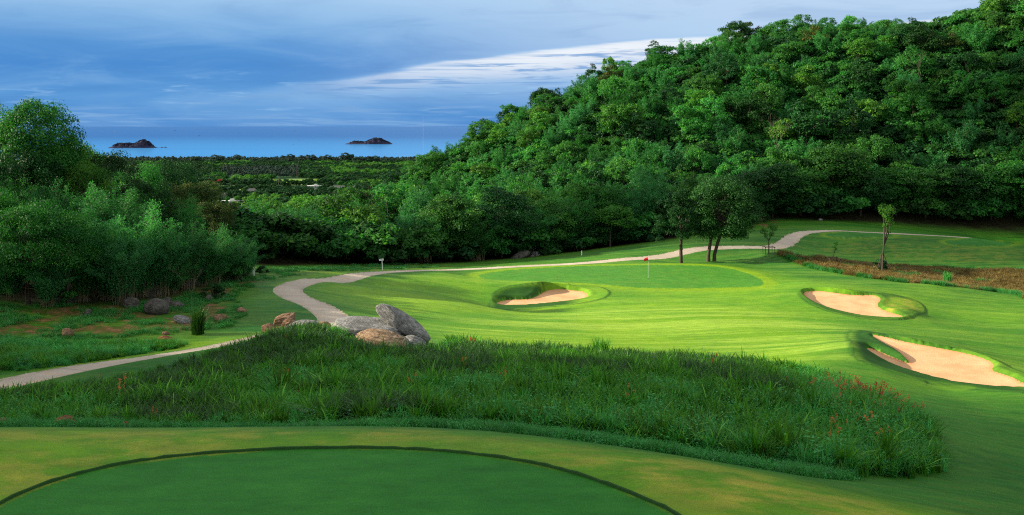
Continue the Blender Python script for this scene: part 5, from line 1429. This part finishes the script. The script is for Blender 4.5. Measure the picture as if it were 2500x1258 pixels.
def blades(seed, n, H, wd, bend, base, mat, name, jit=.35):
    rg = np.random.default_rng(seed); V = []; Fc = []; T = []; k = 0
    for q in range(n):
        a = rg.uniform(0, 6.28); d = np.array([math.cos(a), math.sin(a), 0]); s = np.array([-d[1], d[0], 0]); h = H * rg.uniform(1 - jit, 1.05); bd = bend * rg.uniform(.3, 1.3) * h
        r_ = base * math.sqrt(rg.uniform()); a2 = rg.uniform(0, 6.28); o = np.array([math.cos(a2) * r_, math.sin(a2) * r_, -.03])
        ts = (0, .4, .75, 1); tone = np.clip(rg.normal(.5, .2), 0, 1)
        for t in ts:
            c = o + d * bd * t ** 1.9 + np.array([0, 0, h * (t - .22 * t ** 3 * min(1.6, bd / h * 1.6))]); w_ = wd * (.75 if t == 0 else 1 if t < .5 else .62 if t < .9 else .08) * .5
            V += [c - s * w_, c + s * w_]; T += [np.clip(tone + .25 * t - .1, 0, 1)] * 2
        for e in range(3): Fc.append((k + 2 * e, k + 2 * e + 1, k + 2 * e + 3, k + 2 * e + 2))
        k += 8
    return mesh_from_arrays(name, np.array(V), np.array(Fc), {'tint': np.array(T)}, mat, True)


def weed(seed, n, H, rad_, leaf, mat, name):
    rg = np.random.default_rng(seed); st = 9; per = n // st; V = []; T = []
    for q in range(st):
        a = rg.uniform(0, 6.28); r_ = rad_ * math.sqrt(rg.uniform()); top = np.array([math.cos(a) * r_ * 1.2, math.sin(a) * r_ * 1.2, H * rg.uniform(.6, 1.05)]); b0 = np.array([math.cos(a) * r_ * .5, math.sin(a) * r_ * .5, 0])
        u = rg.uniform(.15, 1, per)[:, None]; c = b0 + (top - b0) * u + rg.normal(size=(per, 3)) * np.array([.07, .07, .03])
        v, f = leaf_quads(c, np.tile([0, 0, 1.], (per, 1)) + (c - b0) * .6, leaf, leaf * .5, rg, .1); V.append(v); T.append(np.clip(np.repeat(rg.normal(.5, .2, per), 4), 0, 1))
    V = np.concatenate(V); return mesh_from_arrays(name, V, np.arange(len(V)).reshape(-1, 4), {'tint': np.concatenate(T)}, mat, False)


def plume(seed, mat, name):
    rg = np.random.default_rng(seed); V = []
    for q in range(3):
        a = rg.uniform(0, 6.28); r_ = rg.uniform(.05, .3); h = rg.uniform(.75, 1.15); b0 = np.array([math.cos(a) * r_ * .4, math.sin(a) * r_ * .4, 0]); tp_ = np.array([math.cos(a) * r_, math.sin(a) * r_, h])
        u = rg.uniform(.86, 1.0, 16)[:, None]; c = b0 + (tp_ - b0) * u + rg.normal(size=(16, 3)) * .016
        v, f = leaf_quads(c, rg.normal(size=(16, 3)), .06, .022, rg, -.5); V.append(v)
        u = np.linspace(.3, .85, 8)[:, None]; c = b0 + (tp_ - b0) * u
        v, f = leaf_quads(c, np.tile([.3, -1., 0], (8, 1)), .09, .012, rg, 8); V.append(v)
    V = np.concatenate(V); return mesh_from_arrays(name, V, np.arange(len(V)).reshape(-1, 4), {'tint': rg.uniform(0, 1, len(V))}, mat, False)


GS = [blades(1, 30, .95, .046, .60, .18, M['blade'], 'blade_a'), blades(2, 30, .85, .040, .85, .20, M['blade'], 'blade_b'), blades(3, 24, 1.1, .056, .60, .16, M['blade'], 'blade_c'), blades(4, 44, .75, .028, .7, .24, M['blade'], 'blade_d'),
      weed(5, 190, .66, .34, .085, M['weed'], 'weed_a'), weed(6, 190, .55, .36, .075, M['weed'], 'weed_b'), blades(7, 44, .72, .024, .5, .2, M['weed'], 'weed_c'), plume(8, M['plume'], 'plume_a'), plume(9, M['plume'], 'plume_b'),
      blades(10, 40, 1.2, .055, .6, .14, M['blade'], 'blade_e'), blades(11, 30, .95, .044, .75, .20, M['blade_dark'], 'blade_f'), blades(12, 30, .85, .050, .55, .18, M['blade_dark'], 'blade_g')]
SG = [blades(21, 70, .22, .010, .7, .22, M['short'], 'short_a'), blades(22, 60, .30, .012, .7, .24, M['short'], 'short_b'), weed(23, 90, .22, .26, .055, M['weed'], 'short_c')]
DG = [blades(31, 60, .65, .020, .6, .28, M['straw'], 'straw_a'), blades(32, 60, .50, .018, .8, .3, M['straw'], 'straw_b'), blades(33, 50, .6, .02, .6, .25, M['short'], 'straw_c'), weed(34, 120, .5, .3, .10, M['straw'], 'straw_d')]


def spread(poly, n, lo=None):
    p = np.array(poly)[:, :2]; a, b = p.min(0), p.max(0)
    x = R.uniform(a[0], b[0], n); y = R.uniform(a[1], b[1], n); s = sd_poly(x, y, p, 3); k = s < 0
    return x[k], y[k], -s[k]


def tuftset(x, y, s, lean=.12):
    n = len(x); return (np.stack([x, y, height(x, y) - .02], 1), np.stack([R.normal(size=n) * lean, R.normal(size=n) * lean, R.uniform(0, 6.28, n)], 1), s)


def wpt(px, D): return ((px - 1250) / F * D, D)


bank_poly = [wpt(*q) for q in [(-420, 22.2), (0, 22.3), (400, 22.4), (800, 22.6), (1100, 22.8), (1350, 22.9), (1600, 22.0), (1850, 21.2), (2050, 21.0), (2200, 22.0), (2290, 23.6), (2310, 26), (2285, 30), (2240, 35), (2190, 40), (2110, 44), (2020, 47.5),
                               (1900, 50), (1700, 52), (1500, 53), (1350, 54), (1200, 54), (1100, 54.5), (1060, 50), (1000, 47.5), (960, 46.3), (900, 46.6), (870, 49), (850, 52.5), (800, 54), (720, 54), (650, 52.5), (600, 48.5), (500, 44.8), (400, 42), (300, 39.9), (150, 37), (0, 34.8), (-200, 32), (-420, 29)]]
x, y, s_in = spread(bank_poly, 26000)
keepp = s_in > .9 * (fbm(x / .9, y / .9, 71, 2) - .35); x, y, s_in = x[keepp], y[keepp], s_in[keepp]
pp_ = (x / y * F + 1250)
near = np.clip(45 / y, 1, 2.2); keepp = R.uniform(size=len(x)) < np.where(y < 33, 1., .72)
x, y, s_in, pp_ = x[keepp], y[keepp], s_in[keepp], pp_[keepp]
n1_ = fbm(x / 3.2, y / 4.5, 41, 3); n2_ = fbm(x / 1.4, y / 1.8, 43, 2)
wz = (n1_ + .30 * sstep(1800, 2150, pp_) + .28 * np.exp(-((pp_ - 900) / 110) ** 2 - ((y - 38) / 4) ** 2) + .16 * np.exp(-((y - 28) / 4) ** 2) * (pp_ > 900) + .25 * (s_in < .8) - .22 * sstep(40, 46, y) * (pp_ < 1950) * (s_in > 1.2))
idx = np.where(wz > .53, np.where(pp_ > 1950, R.choice([6, 6, 6, 4, 1, 3], len(x)), R.choice([4, 5, 6, 6, 6, 0, 1, 3], len(x))), R.choice([0, 1, 2, 3], len(x), p=[.35, .25, .15, .25]))
idx = np.where((wz < .45) & (R.uniform(size=len(x)) < .8), R.choice([10, 11], len(x)), idx)
idx = np.where((R.uniform(size=len(x)) < .010) & (y < 32), 9, idx)
idx = np.where((R.uniform(size=len(x)) < .0015 + .12 * np.exp(-((pp_ - 2110) / 95) ** 2 - ((y - 35) / 7) ** 2) + .03 * np.exp(-((pp_ - 1680) / 60) ** 2 - ((y - 52) / 2) ** 2) + .03 * np.exp(-((pp_ - 1150) / 80) ** 2 - ((y - 53) / 2) ** 2)), R.choice([7, 8], len(x)), idx)
sz = R.uniform(.6, 1.2, len(x)) * (1 - .42 * (1 - sstep(350, 800, pp_)) * (1 - sstep(1., 7., s_in))) * np.clip(.85 + s_in * .3, .85, 1.1) * (1 + .25 * (n2_ - .5))
S3 = np.stack([sz * 1.1, sz * 1.1, sz], 1)
P3, R3, _ = tuftset(x, y, sz)
scatter('tall_grass', GS, P3, R3, S3, idx, 'dense bank of tall dark grass and weeds between the tee and the fairway')

# left grass strip, edges of the rough, dry strip, short tufts on the banks
strip_l = [ray(*q) for q in [(-300, 935), (0, 915), (170, 893), (330, 868), (440, 850), (465, 838), (400, 836), (250, 838), (100, 834), (0, 832), (-300, 838)]]
x, y, s_in = spread(strip_l, 2600); n1_ = fbm(x / 2, y / 2.5, 47, 3); idx = np.where(n1_ > .45, R.choice([4, 5, 6], len(x)), R.choice([1, 3, 6], len(x))); sz = R.uniform(.65, 1.0, len(x)) * np.clip(.5 + s_in * .6, .5, 1)
P3, R3, _ = tuftset(x, y, sz); scatter('grass_strip', GS, P3, R3, np.stack([sz] * 3, 1), idx, 'strip of fresh tall grass at the left between the bank and the mown verge')
x, y, s_in = spread(AREA['strip'], 10500); pp_ = x / y * F + 1250; n1_ = fbm(x / 2.5, y / 2.5, 51, 3)
idx = np.where((s_in < .8) & (n1_ > .45) | (n1_ > .74), 2, R.choice([0, 1, 3], len(x))); sz = R.uniform(.8, 1.35, len(x))
P3, R3, _ = tuftset(x, y, sz); scatter('dry_grass', DG, P3, R3, np.stack([sz * 1.2, sz * 1.2, sz], 1), idx, 'strip of brown dry grass below the far tees')
xs, ys = [], []
for poly, n in [([wpt(*q) for q in [(700, 21), (700, 22.7), (1100, 22.9), (1350, 23), (1600, 22.2), (1850, 21.3), (2050, 21.1), (2120, 20.6), (1950, 19.3), (1700, 18.8), (1400, 18.6), (1250, 18.7), (1000, 19.8)]], 3400),
                ([wpt(*q) for q in [(-400, 20.6), (-400, 22.4), (0, 22.4), (400, 22.6), (800, 22.8), (700, 21.2), (300, 21)]], 1500)]:
    x, y, _ = spread(poly, n); xs.append(x); ys.append(y)
x = np.concatenate(xs); y = np.concatenate(ys); sz = R.uniform(.6, 1.15, len(x)); P3, R3, _ = tuftset(x, y, sz)
scatter('short_grass', SG, P3, R3, np.stack([sz] * 3, 1), R.integers(0, 3, len(x)), 'short bright grass along the foot of the tall grass bank')
x, y, _ = spread(AREA['bank'], 9000); n1_ = fbm(x / 2.2, y / 2.2, 53, 3); k = n1_ > .42; x, y = x[k], y[k]
x2, y2, _ = spread(AREA['back'], 3600); n1_ = fbm(x2 / 3, y2 / 3, 57, 3); k = n1_ > .45; x2, y2 = x2[k], y2[k]
x3 = np.concatenate([x, x2]); y3 = np.concatenate([y, y2]); sz = R.uniform(.7, 1.5, len(x3)); P3, R3, _ = tuftset(x3, y3, sz)
scatter('bank_grass', SG, P3, R3, np.stack([sz] * 3, 1), R.integers(0, 3, len(x3)), 'patchy grass growing over the brown bank and the clearing')

# single grass clumps
def clump(px, D, H, seed, label, mat='weed'):
    x = (px - 1250) / F * D
    o = link('grass_clump', blades(seed, 260, H, .045, .32, .38, M[mat], 'clump', .55), None, (x, D, gz(x, D))); tag(o, label, 'grass', 'single tall grass clumps'); return o


clump(483, 57.0, 2.0, 61, 'tall upright grass clump beside the path, right of the pale slab', 'blade_dark'); clump(2313, 104, 1.9, 62, 'thin green grass clump rising from the dry strip'); clump(1467, 52.5, 1.55, 63, 'taller grass clump breaking the back edge of the grass bank', 'blade')
